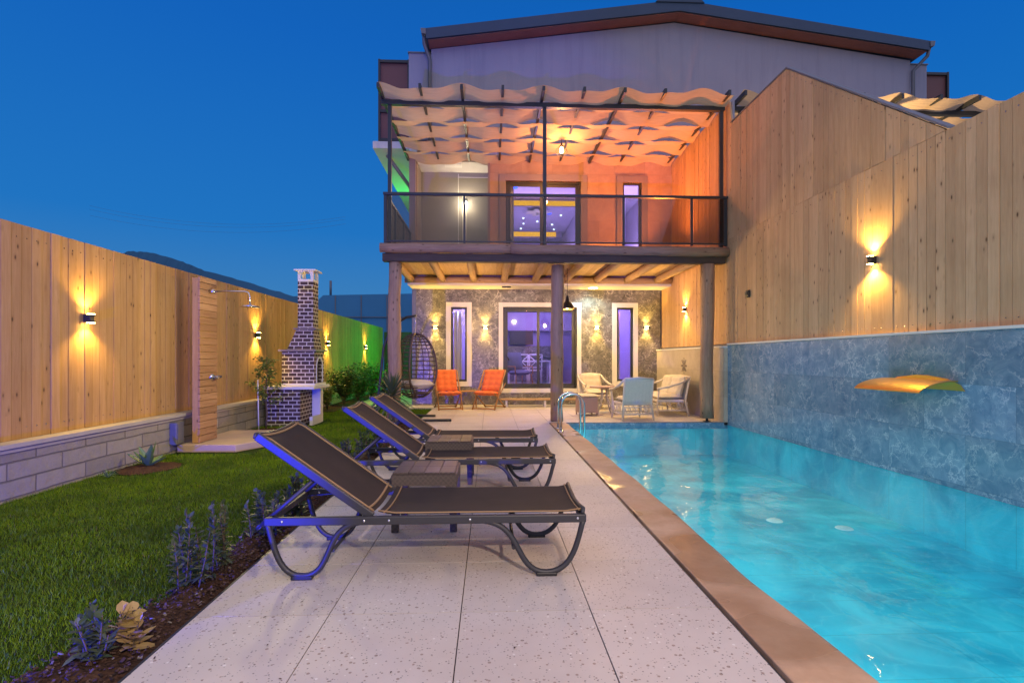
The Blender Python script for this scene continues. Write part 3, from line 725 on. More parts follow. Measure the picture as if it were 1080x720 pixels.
# third-floor side balcony boxes
for (x0, x1) in ((-2.92, -2.12), (11.75, 12.5)):
    g = MB(); g.box(x0 + .05, x1, 14.05, 23, 6.95, 9.05); split_build(g, 'side_balcony_panel', M['redpanel'], H, True)
    g = MB()
    for zz in (6.93, 7.68, 8.98): g.box(x0, x1 + .01, 13.99, 14.045, zz, zz + .07)
    for xx in (x0, x1 - .04): g.box(xx, xx + .05, 13.98, 14.046, 6.91, 9.06)
    g.build('side_balcony_frame', M['steel'], H, True)
g = MB(); g.box(-3.05, -2.11, 13.95, 23, 6.72, 6.90); g.build('side_slab', M['plaster'], H, True)
g = MB(); g.tube([(-2.75, 14.3, 6.68), (-2.15, 14.9, 5.9)], .05, 8); g.build('slab_brace', M['greytrim'], H, True)
# window / door surrounds
def surround(x0, x1, z0, z1, y, t_, mat, name, bottom=True):
    g = MB(); g.box(x0 - t_, x0, y - .035, y + .03, z0 - (t_ if bottom else 0), z1 + t_); g.box(x1, x1 + t_, y - .035, y + .03, z0 - (t_ if bottom else 0), z1 + t_)
    g.box(x0, x1, y - .035, y + .03, z1, z1 + t_)
    if bottom: g.box(x0, x1, y - .035, y + .03, z0 - t_, z0)
    return g.build(name, mat, w_, True, .004)
def frame(g, x0, x1, z0, z1, y0, y1, t_):
    g.box(x0, x0 + t_, y0, y1, z0, z1); g.box(x1 - t_, x1, y0, y1, z0, z1); g.box(x0 + t_, x1 - t_, y0, y1, z0, z0 + t_); g.box(x0 + t_, x1 - t_, y0, y1, z1 - t_, z1)
def window(x0, x1, z0, z1, y, surmat, sliding, st, bottom, panes):
    global w_
    g = MB(); frame(g, x0 + .003, x1 - .003, z0 + .003, z1 - .003, y + .05, y + .12, .05)
    w_ = g.build('sliding_door' if sliding else 'window', M['darkframe'], H, True, .003)
    surround(x0, x1, z0, z1, y, st, surmat, 'surround', bottom)
    if sliding:
        xm = (x0 + x1) / 2 - .05
        for k, (a, b) in enumerate(((x0 + .055, xm + .04), (xm - .03, x1 - .055))):
            g = MB(); frame(g, a, b, z0 + .055, z1 - .055, y + .06 + .03 * k, y + .085 + .03 * k, .07); g.build('sash', M['darkframe'], w_, True, .003)
            g = MB(); g.box(a + .072, b - .072, y + .068 + .03 * k, y + .074 + .03 * k, z0 + .127, z1 - .127); g.build('pane', M[panes[k]], w_, True)
        g = MB(); g.tube([(x0 + .09, y + .02, 1.45 - .12 + (z0 - .44)), (x0 + .09, y - .03 + .03, 1.45 - .1 + (z0 - .44)), (x0 + .16, y + .01, 1.45 + (z0 - .44) - .25)], .014, 8); g.build('handle', M['black'], w_, True)
    else:
        g = MB(); g.box(x0 + .055, x1 - .055, y + .08, y + .086, z0 + .055, z1 - .055); g.build('pane', M[panes[0]], w_, True)
window(-1.06, -.63, .63, 2.64, YG, M['trim'], False, .13, True, ['pane'])
window(.35, 2.36, .44, 2.65, YG, M['trim'], True, .12, True, ['pane', 'tintpane'])
window(3.46, 3.91, .63, 2.64, YG, M['trim'], False, .13, True, ['pane'])
window(.40, 2.33, 3.46, 5.80, YU, M['greytrim'], True, .17, False, ['pane', 'pane'])
window(3.42, 3.91, 3.46, 5.80, YU, M['greytrim'], False, .16, False, ['pane'])
# interior of the ground floor
n = NT('lavender room paint'); M['room'] = n.done(n.bsdf(n.mix(n.noise(n.wco(), 1.2, 3), (.44, .38, .62), (.54, .48, .72)), .8))
n = NT('glossy floor'); M['roomfloor'] = n.done(n.bsdf(n.mix(n.noise(n.wco(), 3, 5), (.35, .30, .30), (.5, .45, .44)), .3))
g = MB(); g.box(-1.88, 4.5, 19.5, 19.6, .3, 3.0); g.box(-1.89, -1.88, YG + .21, 19.5, .3, 3.0); g.box(4.5, 4.52, YG + .21, 19.5, .3, 3.0); g.box(-.3, -.2, 16.4, 19.5, .45, 2.98); g.box(-1.88, -.31, 16.8, 16.9, .45, 2.98); g.box(3.2, 4.5, 17.0, 17.1, .45, 2.98); split_build(g, 'interior_wall', M['room'], H, True)
g = MB(); g.box(-1.88, 4.5, YG + .21, 19.5, .3, .42); g.build('interior_floor', M['roomfloor'], H, True)
g = MB(); g.box(-1.88, 4.5, YG + .21, 19.5, 2.95, 3.1); g.build('interior_ceiling', M['room'], H, True)
g = MB(); g.box(.3, 2.6, 19.1, 19.49, .45, 1.25); g.box(.3, 2.6, 19.2, 19.49, 1.28, 1.7); split_build(g, 'kitchen_counter', M['facade'], H, True)
g = MB(); g.box(-.2, 3.4, 19.1, 19.49, 2.25, 2.9); g.build('kitchen_cupboard', M['room'], H, True, .005)
g = MB()
for x, y in ((.75, 16.0), (1.9, 16.2), (2.4, 17.5), (-1.0, 15.5), (3.7, 16)): g.lathe([(0, -.004), (.06, -.004), (.075, 0)], 16, T(x, y, 2.945))
split_build(g, 'blue_downlight', M['blueled'], H, True)
for x, y in ((.75, 16.0), (1.9, 16.2), (2.4, 17.5)): point('room downlight', (x, y, 2.86), 55, (.52, .36, 1), .03)
point('kitchen light', (1.2, 17.7, 2.2), 8, (1, .50, .28), .04); point('door light', (2.0, 15.4, 2.8), 30, (.62, .50, 1), .03)
point('left room light', (-.68, 14.69, 2.75), 60, (.40, .36, 1), .03); point('right room light', (3.80, 14.69, 2.75), 30, (.55, .22, 1), .03)
for x in (-1.0, 3.7): point('side room glow', (x, 15.9, 2.8), 110, (.42, .32, 1), .03)
# interior of the upper room: stepped ceiling with cove strips
g = MB(); g.box(.16, 4.6, 21.5, 21.6, 3.45, 6.2); g.box(4.6, 4.65, YU + .21, 21.5, 3.45, 6.3); g.box(2.75, 2.85, 14.9, 21.5, 3.452, 5.9); split_build(g, 'upper_interior_wall', M['room'], H, True)
g = MB(); g.box(.16, 4.6, YU + .21, 21.5, 6.16, 6.3); g.box(.16, 2.74, 16.3, 19.5, 5.92, 6.155); g.box(.16, 2.74, 20.2, 21.4, 5.85, 6.155); split_build(g, 'upper_ceiling', M['room'], H, True)
g = MB(); g.box(.3, 2.7, 16.26, 16.295, 5.95, 6.09); g.box(.3, 2.5, 20.15, 20.195, 5.9, 6.06); g.box(3.0, 3.12, 14.2, 17.5, 5.75, 5.9); split_build(g, 'cove_strip', M['cove'], H, True)
g = MB()
for x, y in ((.72, 15.2), (.62, 17.0), (1.9, 17.0), (.9, 20.6), (1.85, 20.6)): g.lathe([(0, -.03), (.06, -.03), (.07, .02)], 12, T(x, y, 5.91 if y > 16 else 6.15))
g.box(3.5, 3.75, 15.2, 15.35, 6.11, 6.155); split_build(g, 'blue_downlight', M['blueled'], H, True)
g = MB()
for x, y in ((1.1, 17.6), (1.75, 17.4), (2.3, 17.2), (1.15, 18.3), (1.6, 18.0), (2.15, 18.4), (1.1, 19), (2.3, 19.1)): g.lathe([(0, -.02), (.03, -.02), (.035, .02)], 10, T(x, y, 5.905))
split_build(g, 'star_light', M['starled'], H, True)
area('upper room floor glow', (1.4, 16.6, 3.7), (0, 0, 1), 170, 2, 4, (.66, .50, 1))
area('upper side room light', (3.7, 15.6, 3.7), (0, 0, 1), 150, .8, 2.4, (.70, .55, 1))
# flower shaped ceiling lamp
t = thing('ceiling_lamp', 'pale flower shaped ceiling lamp seen through the upper sliding door', 'ceiling lamp', (1.48, 16.6, 5.75))
g = MB()
for k in range(7): A = k * 2 * pi / 7; g.leaf((.04 * cos(A), .04 * sin(A), .05), (cos(A), sin(A), .15), .38, .2, .1, 4, None, .3)
g.build('petal', M['cushion'], t)
g = MB(); g.lathe([(0, -.04), (.05, -.03), (.06, .05), (.02, .07), (.02, .17)], 14); g.build('hub', M['trim'], t)
# curtains
def curtain(x0, x1, y, z0, z1, label, mat=M['white']):
    g = MB(); n_ = max(6, int((x1 - x0) * 60)); V = []; F = []
    for i in range(n_ + 1):
        x = x0 + (x1 - x0) * i / n_; yy = y + .03 * sin(i * .9)
        V += [(x, yy, z0), (x, yy, z1)]
    for i in range(n_): F.append((2 * i, 2 * i + 2, 2 * i + 3, 2 * i + 1))
    g.add(V, F, True); o = g.build('curtain', mat, None, shift=((x0 + x1) / 2, y, z0)); tag(o, label, 'curtain', 'curtains inside the windows'); return o
curtain(-1.0, -.78, 14.75, .5, 2.55, 'white curtain bunched inside the left narrow window')
curtain(.42, .62, 13.98, 3.5, 5.9, 'white curtain at the left side of the upper sliding door')
curtain(3.50, 3.64, 14.75, .5, 2.55, 'pale curtain inside the right narrow window')
# furniture inside
def dining_chair(loc, rz, label):
    t = thing('dining_chair', label, 'dining chair', loc, rz, 'cross-back dining chairs')
    g = MB(); g.box(-.21, .21, -.2, .2, .44, .47); g.build('seat', M['trim'], t, bevel=.01)
    for sx in (-1, 1):
        g = MB(); g.tube([(sx * .19, -.18, 0), (sx * .19, -.18, .44)], .018, 6); g.build('leg', M['trim'], t)
        g = MB(); g.tube([(sx * .19, .19, 0), (sx * .19, .2, .5), (sx * .2, .25, .95)], .018, 6); g.build('leg', M['trim'], t)
    g = MB(); g.tube([(-.2, .25, .95), (.2, .25, .95)], .022, 6); g.tube([(-.19, .21, .55), (.2, .25, .92)], .014, 6); g.tube([(.19, .21, .55), (-.2, .25, .92)], .014, 6); g.tube([(-.19, .205, .55), (.19, .205, .55)], .014, 6); g.build('cross_back', M['trim'], t)
    return t
c1 = dining_chair((.98, 16.75, .42), pi, 'white cross-back chair nearer the left leaf edge of the sliding door')
dup(c1, (1.42, 16.8, .42), pi, 'white cross-back chair nearer the middle frame of the sliding door')
t = thing('dining_table', 'white dining table inside behind the cross-back chairs', 'dining table', (1.25, 17.3, .42))
g = MB(); g.box(-.75, .75, -.42, .42, .72, .76); g.build('tabletop', M['trim'], t, bevel=.008)
for sx in (-.66, .66):
    for sy in (-.34, .34): g = MB(); g.box(sx - .03, sx + .03, sy - .03, sy + .03, 0, .72); g.build('leg', M['trim'], t)
t = thing('television', 'dark flat television on the wall inside the sliding door', 'television', (1.12, 19.05, 2.0))
g = MB(); g.box(-.42, .42, -.02, .02, -.25, .25); g.build('screen', M['black'], t, bevel=.006)
g = MB(); g.box(-.1, .1, .02, .05, -.1, .1); g.build('bracket', M['darkframe'], t)
t = thing('living_armchair', 'grey armchair with slim wooden legs just inside the sliding door', 'armchair', (.85, 15.6, .42), .5)
g = MB(); g.quilt(T(0, -.02, .42), .56, .56, 1, 1, .16, .1); g.build('seat', M['greyfab'], t)
g = MB(); g.quilt(T(0, .28, .72, R(78)), .56, .6, 1, 1, .14, .1); g.build('backrest', M['greyfab'], t)
for sx in (-1, 1):
    for sy in (-1, 1): g = MB(); g.tube([(sx * .26, sy * .24, .38), (sx * .3, sy * .32, 0)], .018, 6); g.build('leg', M['teak'], t)
    g = MB(); g.tube([(sx * .3, -.28, .38), (sx * .3, -.26, .6), (sx * .3, .25, .6)], .018, 6); g.build('arm', M['teak'], t)

# ------------------------------------------------------------------ balcony platform and its logs
B = thing('log_terrace_frame', 'log posts and beams carrying the balcony over the terrace', 'terrace frame', (1.3, 10.4, 0))
def log(g, a, b, r, wob=.012, n=14, seg=10):
    a, b = Vector(a), Vector(b); pts = []; rr = []
    for i in range(seg + 1):
        t_ = i / seg; pts.append(a.lerp(b, t_) + Vector((random.uniform(-wob, wob), random.uniform(-wob, wob) , 0 if abs((b - a).z) > 1 else random.uniform(-wob, wob)))); rr.append(r * random.uniform(.95, 1.06))
    g.tube(pts, rr, n)
for (x, y, z0) in ((-1.87, 10.46, -.02), (1.335, 10.62, 0), (4.31, 10.40, .07)):
    g = MB(); log(g, (x, y, z0), (x + .01, y, 3.12), .125); g.build('log_post', M['log'], B, True)
    g = MB()
    if z0 > .05: g.box(x - .06, x + .06, y - .06, y + .06, 0, .012); g.tube([(x, y, .01), (x, y, .08)], .025, 8)
    else: g.box(x - .11, x + .11, y - .11, y + .11, -.01, .012)
    g.build('post_foot', M['steel'], B, True)
g = MB(); log(g, (-2.12, 10.32, 3.385), (.45, 10.32, 3.385), .095, .006); log(g, (.4, 10.30, 3.375), (4.72, 10.30, 3.345), .095, .006, 14, 14); g.build('edge_log', M['logx'], B, True)
g = MB(); g.box(-2.08, 4.66, 10.33, 10.50, 3.13, 3.285); g.build('front_beam', M['darkbeam'], B, True, .01)
for k in range(9):
    x = -1.98 + .78 * k
    g = MB(); log(g, (x, 10.5, 3.27), (x, 13.42, 3.25), .085, .006); g.build('joist', M['logy'], B, True)
g = MB(); log(g, (-2.15, 13.5, 3.245), (4.65, 13.5, 3.245), .085, .005, 12, 16); g.build('wall_beam', M['logx'], B, True)
g = MB(); x = -2.1
while x < 4.68: g.box(x + .002, min(x + .14, 4.68) - .002, 10.42, YU - .01, 3.365, 3.39); x += .14
g.build('ceiling_board', M['ceilboard'], B, True)
g = MB(); g.box(-2.1, 4.68, 10.42, YU - .002, 3.395, 3.455); g.build('balcony_floor', M['slab'], B, True)
# railing
RL = thing('balcony_railing', 'dark steel railing with glass panels along the balcony edge', 'railing', (1.3, 10.3, 3.47))
for x in (-2.02, -.50, 1.07, 2.62, 3.98, 4.66):
    g = MB(); w_p = .022 if x not in (-2.02, 4.66) else .03; g.box(x - w_p, x + w_p, 10.32, 10.37, 3.475, 4.405); g.build('post', M['steel'], RL, True, .003)
g = MB(); g.box(-2.06, 4.695, 10.305, 10.375, 4.405, 4.455); g.build('handrail', M['steel'], RL, True, .004)
g = MB(); g.box(-2.0, 4.66, 10.325, 10.355, 3.50, 3.53); g.build('bottom_rail', M['steel'], RL, True, .003)
xs = [-2.02, -.50, 1.07, 2.62, 3.98, 4.66]
for a, b in zip(xs, xs[1:]):
    g = MB(); g.box(a + .035, b - .035, 10.338, 10.346, 3.533, 4.40); g.build('glass_panel', M['rail_glass'], RL, True)
for y in (11.4, 12.5, 13.5): g = MB(); g.box(-2.05, -2.0, y, y + .04, 3.475, 4.405); g.build('post', M['steel'], RL, True, .003)
g = MB(); g.box(-2.06, -2.0, 10.38, 13.58, 4.405, 4.455); g.build('side_handrail', M['steel'], RL, True, .004)
for a, b in ((10.38, 11.39), (11.45, 12.49), (12.55, 13.49)):
    g = MB(); g.box(-2.03, -2.022, a, b, 3.53, 4.40); g.build('glass_panel', M['rail_glass'], RL, True)
# pergola
P_ = thing('shade_pergola', 'steel pergola with woven cream canvas strips over the balcony', 'pergola', (1.3, 11.8, 3.47))
for x in (-1.95, 1.07, 4.60):
    g = MB(); g.box(x - .035, x + .035, 10.38, 10.45, 3.46, 6.17); g.build('post', M['steel'], P_, True, .004)
g = MB(); g.box(-2.12, 4.66, 10.36, 10.46, 6.172, 6.26); g.build('front_beam', M['steel'], P_, True, .004)
RX = [-2.08 + .772 * k for k in range(9)]; RX[-1] = 4.56
for x in RX:
    g = MB(); g.box(x - .025, x + .025, 9.92, YU - .01, 6.265, 6.36); g.build('rafter', M['steel'] , P_, True, .003)
ys = [10.0 + .405 * k for k in range(9)]
for k, y in enumerate(ys):
    g = MB(); V = []; F = []; NXs = 96; NYs = 4
    x0, x1 = -2.1, 4.67
    for j in range(NYs + 1):
        for i in range(NXs + 1):
            x = x0 + (x1 - x0) * i / NXs; ph = (x - RX[0]) / .772
            tri = cos(pi * (ph + k))            # over one rafter, under the next
            e = (j / NYs - .5)
            z = 6.312 + .045 * tri + (.10 if k % 2 else -.08) * e + .018 * cos(2 * pi * ph) - .018
            e = (j / NYs - .5); z += .02 * sin(3.1 * ph + k) * e + -.03 * abs(e) * (1 - abs(tri))
            wd = .46 - .03 * (1 - abs(tri))
            yy = y + .2 + e * wd + .012 * sin(ph * 2.3 + k * 1.7)
            V.append((x, yy, z))
    for j in range(NYs):
        for i in range(NXs):
            a = j * (NXs + 1) + i; F.append((a, a + 1, a + NXs + 2, a + NXs + 1))
    g.add(V, F, True); g.build('canvas_strip', M['canvas'], P_, True)
P2 = dup(P_, (1.3 + 6.95, 11.8, 3.47), 0, 'neighbouring steel pergola with canvas strips half hidden behind the pine wall'); 
P_['group'] = P2['group'] = 'canvas pergolas on the balconies'
# pendant bulb on the balcony
def pendant(name, x, y, z, ztop, label, shade):
    t = thing(name, label, 'pendant lamp', (x, y, z))
    g = MB(); g.tube([(0, 0, .1), (0, 0, ztop - z)], .006, 6); g.build('cord', M['black'], t)
    if shade:
        g = MB(); g.lathe([(.015, .30), (.03, .26), (.045, .17), (.10, .12), (.155, .04), (.165, -.01), (.158, -.01), (.148, .035), (.09, .11), (.03, .15)], 28); g.build('lamp_shade', M['black'], t)
        g = MB(); g.lathe([(.15, .03), (.156, -.006), (.154, -.012), (.147, .0)], 28); g.build('copper_lining', M['copper'], t)
        g = MB(); g.lathe([(0, -.01), (.03, 0), (.04, .03), (.02, .08)], 14); g.build('bulb', M['bulb'], t)
    else:
        g = MB(); g.lathe([(.02, .16), (.025, .08), (.018, .07)], 12); g.build('socket', M['black'], t)
        g = MB(); g.lathe([(0, -.075), (.03, -.065), (.045, -.02), (.035, .03), (.018, .07)], 16); g.build('bulb', M['bulb'], t)
        g = MB()
        for k in range(8):
            A = k * pi / 4; g.tube([(.03 * cos(A), .03 * sin(A), .1), (.11 * cos(A), .11 * sin(A), .02), (.13 * cos(A), .13 * sin(A), -.04), (.08 * cos(A), .08 * sin(A), -.11)], .004, 5)
        g.build('wire_cage', M['black'], t)
    return t
pendant('pendant_bulb', 1.62, 12.0, 5.98, 6.28, 'bare bulb in a wire cage glowing orange under the balcony canvas', False)
point('pendant bulb light', (1.62, 12.0, 5.80), 130, (1, .38, .10), .05)
pendant('pendant_lamp', 1.75, 12.0, 2.38, 3.3, 'black pendant lamp with copper rim hanging over the terrace', True)
point('pendant light', (1.75, 12.0, 2.30), 150, (1, .60, .22), .05)
# orange uplight in the balcony corner
t = thing('floor_uplight', 'small orange floor uplight in the right corner of the balcony', 'uplight', (4.2, 12.9, 3.455))
g = MB(); g.lathe([(.0, .0), (.06, 0), (.07, .1), (.055, .1)], 18); g.build('housing', M['black'], t)
g = MB(); g.lathe([(0, .095), (.05, .095)], 18); g.build('lens', emit('orange lens', (1, .2, .02), 20), t)
spot('uplight beam', (4.1, 12.6, 3.60), (-.55, -.25, .9), 800, 160, .8, (1, .25, .035), .06)
# balcony wall light in the recess
t = thing('balcony_wall_light', 'small bright white wall light on the plaster behind the balcony rail', 'wall light', (-.68, 14.58, 5.50))
g = MB(); g.box(-.05, .05, -.04, .012, .03, .09); g.build('housing', M['black'], t, bevel=.005)
g = MB(); g.lathe([(0, -.07), (.035, -.06), (.05, -.01), (.035, .03)], 14, T(0, -.06, 0)); g.build('bulb', M['coolbulb'], t)
point('balcony wall light glow', (-.68, 14.38, 5.44), 34, (1, .80, .48), .05)
for x in (-.6, 2.9): point('terrace fill', (x, 12.5, 2.25), 84, (1, .58, .16), .06)  # added under the balcony to brighten joists and ceiling, no fixture
point('canvas fill', (-1.2, 11.2, 4.9), 34, (1, .74, .42), .08)  # added below the left canvas strips, no bulb hangs here
# terrace ceiling downlight
for (x, y, lab) in ((2.72, 13.95, 'bright cool-white round downlight in the terrace soffit'),):
    t = thing('ceiling_downlight', lab, 'downlight', (x, y, 3.12))
    g = MB(); g.lathe([(.12, -.003), (.13, -.012), (.14, -.01), (.14, .003)], 24); g.build('trim_ring', M['white'], t)
    g = MB(); g.lathe([(0, -.008), (.118, -.008)], 24); g.build('lens', M['coldlens'], t)
    spot('downlight beam', (x, y, 3.08), (0, 0, -1), 75, 155, .5, (.62, .95, .92), .1)
t = thing('smoke_sensor', 'small dark sensor on the terrace soffit left of the door', 'sensor', (.42, 13.8, 3.12))
g = MB(); g.box(-.12, .12, -.03, .03, -.03, .003); g.build('housing', M['darkframe'], t, bevel=.008)
g = MB(); g.box(-.02, .02, -.02, .02, -.036, -.03); g.build('lens', M['trim'], t)
# ------------------------------------------------------------------ sun loungers
def lounger(loc, label):
    t = thing('sun_lounger', label, 'sun lounger', loc, 0, 'black sun loungers in a row on the deck')
    L, Wd = 1.83, .66; fr = M['lounge']
    # local: x 0..L from head end to foot end, y 0 near rail, z up
    for y in (0.0, Wd):
        g = MB(); g.box(0, L, y - .016, y + .016, .305, .352); g.build('side_rail', fr, t, bevel=.006)
        def arch(pts): return pts
        def bez(p0, p1, p2, p3, n_=12):
            o = []
            for i in range(n_ + 1):
                u = i / n_; o.append(tuple((1 - u) ** 3 * a + 3 * (1 - u) ** 2 * u * b + 3 * (1 - u) * u * u * c_ + u ** 3 * d for a, b, c_, d in zip(p0, p1, p2, p3)))
            return o
        yy = y
        rear = bez((.015, yy, .32), (.05, yy, .20), (.07, yy, .018), (.21, yy, .018)) + bez((.21, yy, .018), (.36, yy, .018), (.34, yy, .20), (.43, yy, .275))[1:] + bez((.43, yy, .275), (.48, yy, .318), (.54, yy, .322), (.64, yy, .325))[1:]
        front = bez((L - .015, yy, .32), (L - .05, yy, .20), (L - .07, yy, .018), (L - .23, yy, .018)) + bez((L - .23, yy, .018), (L - .38, yy, .018), (L - .38, yy, .20), (L - .48, yy, .275))[1:] + bez((L - .48, yy, .275), (L - .54, yy, .318), (L - .60, yy, .322), (L - .70, yy, .325))[1:]
        for q, fx in ((rear, .21), (front, L - .23)):
            g = MB(); g.tube(q, .0165, 10); lg = g.build('leg', fr, t)
            g = MB(); g.box(fx - .06, fx + .06, y - .022, y + .022, 0, .022); g.build('foot_pad', M['black'], lg, bevel=.006)
        # back rail
        g = MB(); Mx = T(.60, y + (.018 if y == 0 else -.018), .345, 0, R(35.5), 0)
        g.box(-.80, .0, -.014, .014, -.024, .024, Mx); g.build('back_rail', fr, t, bevel=.006)
        g = MB(); g.tube([(.27, y + (.04 if y == 0 else -.04), .56), (-.06, y + (.04 if y == 0 else -.04), .275)], .012, 8); g.build('support_strut', fr, t)
        g = MB()
        for bx, bz in ((.10, .33), (.56, .33), (.70, .33), (1.16, .33), (L - .05, .33)): g.lathe([(0, .004), (.006, .003), (.008, 0)], 8, T(bx, y - .017 if y == 0 else y - .017, bz, R(90)))
        g.build('bolt', M['chrome'], t)
    g = MB(); g.tube([(-.045, .03, .288), (-.045, Wd - .03, .288)], .012, 8); g.build('strut_bar', fr, t)
    for fx in (.21, L - .23): 
        g = MB(); g.tube([(fx + .17, 0, .16), (fx + .17, Wd, .16)], .011, 8) if fx < 1 else g.tube([(fx - .19, 0, .16), (fx - .19, Wd, .16)], .011, 8); g.build('cross_bar', fr, t)
    def sling(g, f, n_, inset, zo=0, w0=.0):
        V = []; F = []; m_ = 8
        for i in range(n_ + 1):
            x, z = f(i / n_)
            for j in range(m_ + 1):
                v_ = j / m_; sag = -.022 * (1 - (2 * v_ - 1) ** 2)
                V.append((x, inset + (Wd - 2 * inset) * v_, z + sag + zo))
        for i in range(n_):
            for j in range(m_):
                a = i * (m_ + 1) + j; F.append((a, a + m_ + 1, a + m_ + 2, a + 1))
        g.add(V, F, True); return g
    def seat(u):
        x = .63 + (L - .63 - .02) * u; z = .357 + (.014 * max(0, (u - .93) / .07) ** 1.5) + .015 * max(0, (.05 - u) / .05); return x, z
    ca, sa = cos(R(35.5)), sin(R(35.5))
    def back(u):
        d = .80 * (1 - u); x = .60 - d * ca; z = .345 + d * sa + .022
        if u < .06: x -= .012; z -= .014 * (1 - u / .06)
        return x, z
    so = sling(MB(), seat, 20, .022).build('seat_sling', M['sling'], t); bo = sling(MB(), back, 14, .03).build('back_sling', M['sling'], t)
    g = MB()
    def edge(f, u0, u1, v_, inset):
        pts = []
        for i in range(13):
            x, z = f(u0 + (u1 - u0) * i / 12); pts.append((x, inset + (Wd - 2 * inset) * v_, z + .004 - .022 * (1 - (2 * v_ - 1) ** 2)))
        return pts
    def cross(f, u, inset):
        pts = []
        for i in range(13):
            v_ = i / 12; x, z = f(u); pts.append((x, inset + (Wd - 2 * inset) * v_, z + .004 - .022 * (1 - (2 * v_ - 1) ** 2)))
        return pts
    for u in (.03, .985): g.tube(cross(seat, u, .022), .007, 6, flat=.6)
    g.tube(edge(seat, .0, 1, .02, .022), .005, 6); g.build('piping', M['piping'], so)
    g = MB(); 
    for u in (.04, .96): g.tube(cross(back, u, .03), .008, 6)
    g.tube(edge(back, 0.02, 1, .03, .03), .006, 6); g.tube(edge(back, 0.02, 1, .97, .03), .006, 6); g.build('piping', M['piping'], bo)
    g = MB(); x, z = seat(1); g.tube([(x, 0, z - .02), (x + .008, .02, z + .006), (x + .006, Wd * .25, z - .012), (x + .004, Wd / 2, z - .02), (x + .006, Wd * .75, z - .012), (x + .008, Wd - .02, z + .006), (x, Wd, z - .02)], .012, 8); g.build('end_bar', fr, t)
    g = MB(); x, z = back(0); g.tube([(x + .0, .018, z - .02), (x, .03, z), (x, Wd * .25, z - .016), (x, Wd / 2, z - .022), (x, Wd * .75, z - .016), (x, Wd - .03, z), (x, Wd - .018, z - .02)], .011, 8); g.build('head_bar', fr, t)
    for xx in (0.02, L - .02):
        g = MB(); g.box(xx - .012, xx + .012, .0, Wd, .31, .345); g.build('end_rail', fr, t, bevel=.004)
    return t
l0 = lounger((-1.275, 3.06, 0), 'black sun lounger nearest the camera')
dup(l0, (-1.24, 4.74, 0), .012, 'black sun lounger in the middle of the row, between the two low tables')
dup(l0, (-1.29, 6.02, 0), -.015, 'black sun lounger farthest from the camera')
def side_table(loc, label):
    t = thing('side_table', label, 'side table', loc, 0, 'low dark wicker-look side tables'); w_ = .47; m = M['wicker']
    g = MB()
    for i in range(4):
        for j in range(2): g.box(.012 + i * .1115, .012 + (i + 1) * .1115 - .004, .01 + j * .225, .01 + (j + 1) * .225 - .004, .415, .43)
    g.build('tabletop', m, t, bevel=.003)
    g = MB(); g.box(.004, w_ - .004, .004, w_ - .004, .395, .414)
    for (a, b) in ((0, 'y'), (1, 'y')):
        yy = 0 if a == 0 else w_ - .02
        poly = [(0, .41), (w_, .41), (w_ - .005, .31), (w_ - .05, .305), (w_ - .09, .335), (.09, .335), (.05, .305), (.005, .31)]
        g.prism(poly, 'y', yy, yy + .02)
        xx = 0 if a == 0 else w_ - .02
        g.prism(poly, 'x', xx + .0005, xx + .0195)
    g.build('apron', m, t, bevel=.002)
    for x in (.0, w_ - .065):
        for y in (.0, w_ - .065):
            g = MB(); sx = 1 if x else -1; sy = 1 if y else -1
            v0 = [(x + .002, y + .002), (x + .063, y + .002), (x + .063, y + .063), (x + .002, y + .063)]; off = .008
            g.add([(a, b, .34) for a, b in v0] + [(a * 1 + sx * off + (.006 if a < x + .03 else -.006), b + sy * off + (.006 if b < y + .03 else -.006), 0) for a, b in v0], [(0, 1, 2, 3), (7, 6, 5, 4), (0, 4, 5, 1), (1, 5, 6, 2), (2, 6, 7, 3), (3, 7, 4, 0)])
            g.build('leg', m, t, bevel=.004)
    return t
s0 = side_table((-.71, 3.84, 0), 'low dark side table beside the nearest lounger')
dup(s0, (-.645, 5.28, 0), 0, 'low dark side table between the middle and farthest loungers')
# ------------------------------------------------------------------ pool ladder
t = thing('pool_ladder', 'chrome pool ladder with two curved handrails at the far pool corner', 'pool ladder', (1.4, 9.3, 0))
for y in (9.10, 9.50):
    pts = [(1.22, y, 0), (1.22, y, .44)] + [(1.42 - .20 * cos(a), y, .44 + .20 * sin(a)) for a in [k * pi / 14 for k in range(1, 14)]] + [(1.62, y, .44), (1.62, y, -.55)]
    g = MB(); g.tube(pts, .021, 12); g.build('handrail', M['chrome'], t, True)
    g = MB(); g.lathe([(.05, 0), (.048, .012), (.022, .02)], 16, T(1.22, y, .001)); g.build('base_flange', M['chrome'], t, True)
for z in (-.22, -.45): g = MB(); g.box(1.58, 1.66, 9.10, 9.50, z, z + .025); split_build(g, 'tread', M['chrome'], t, True)
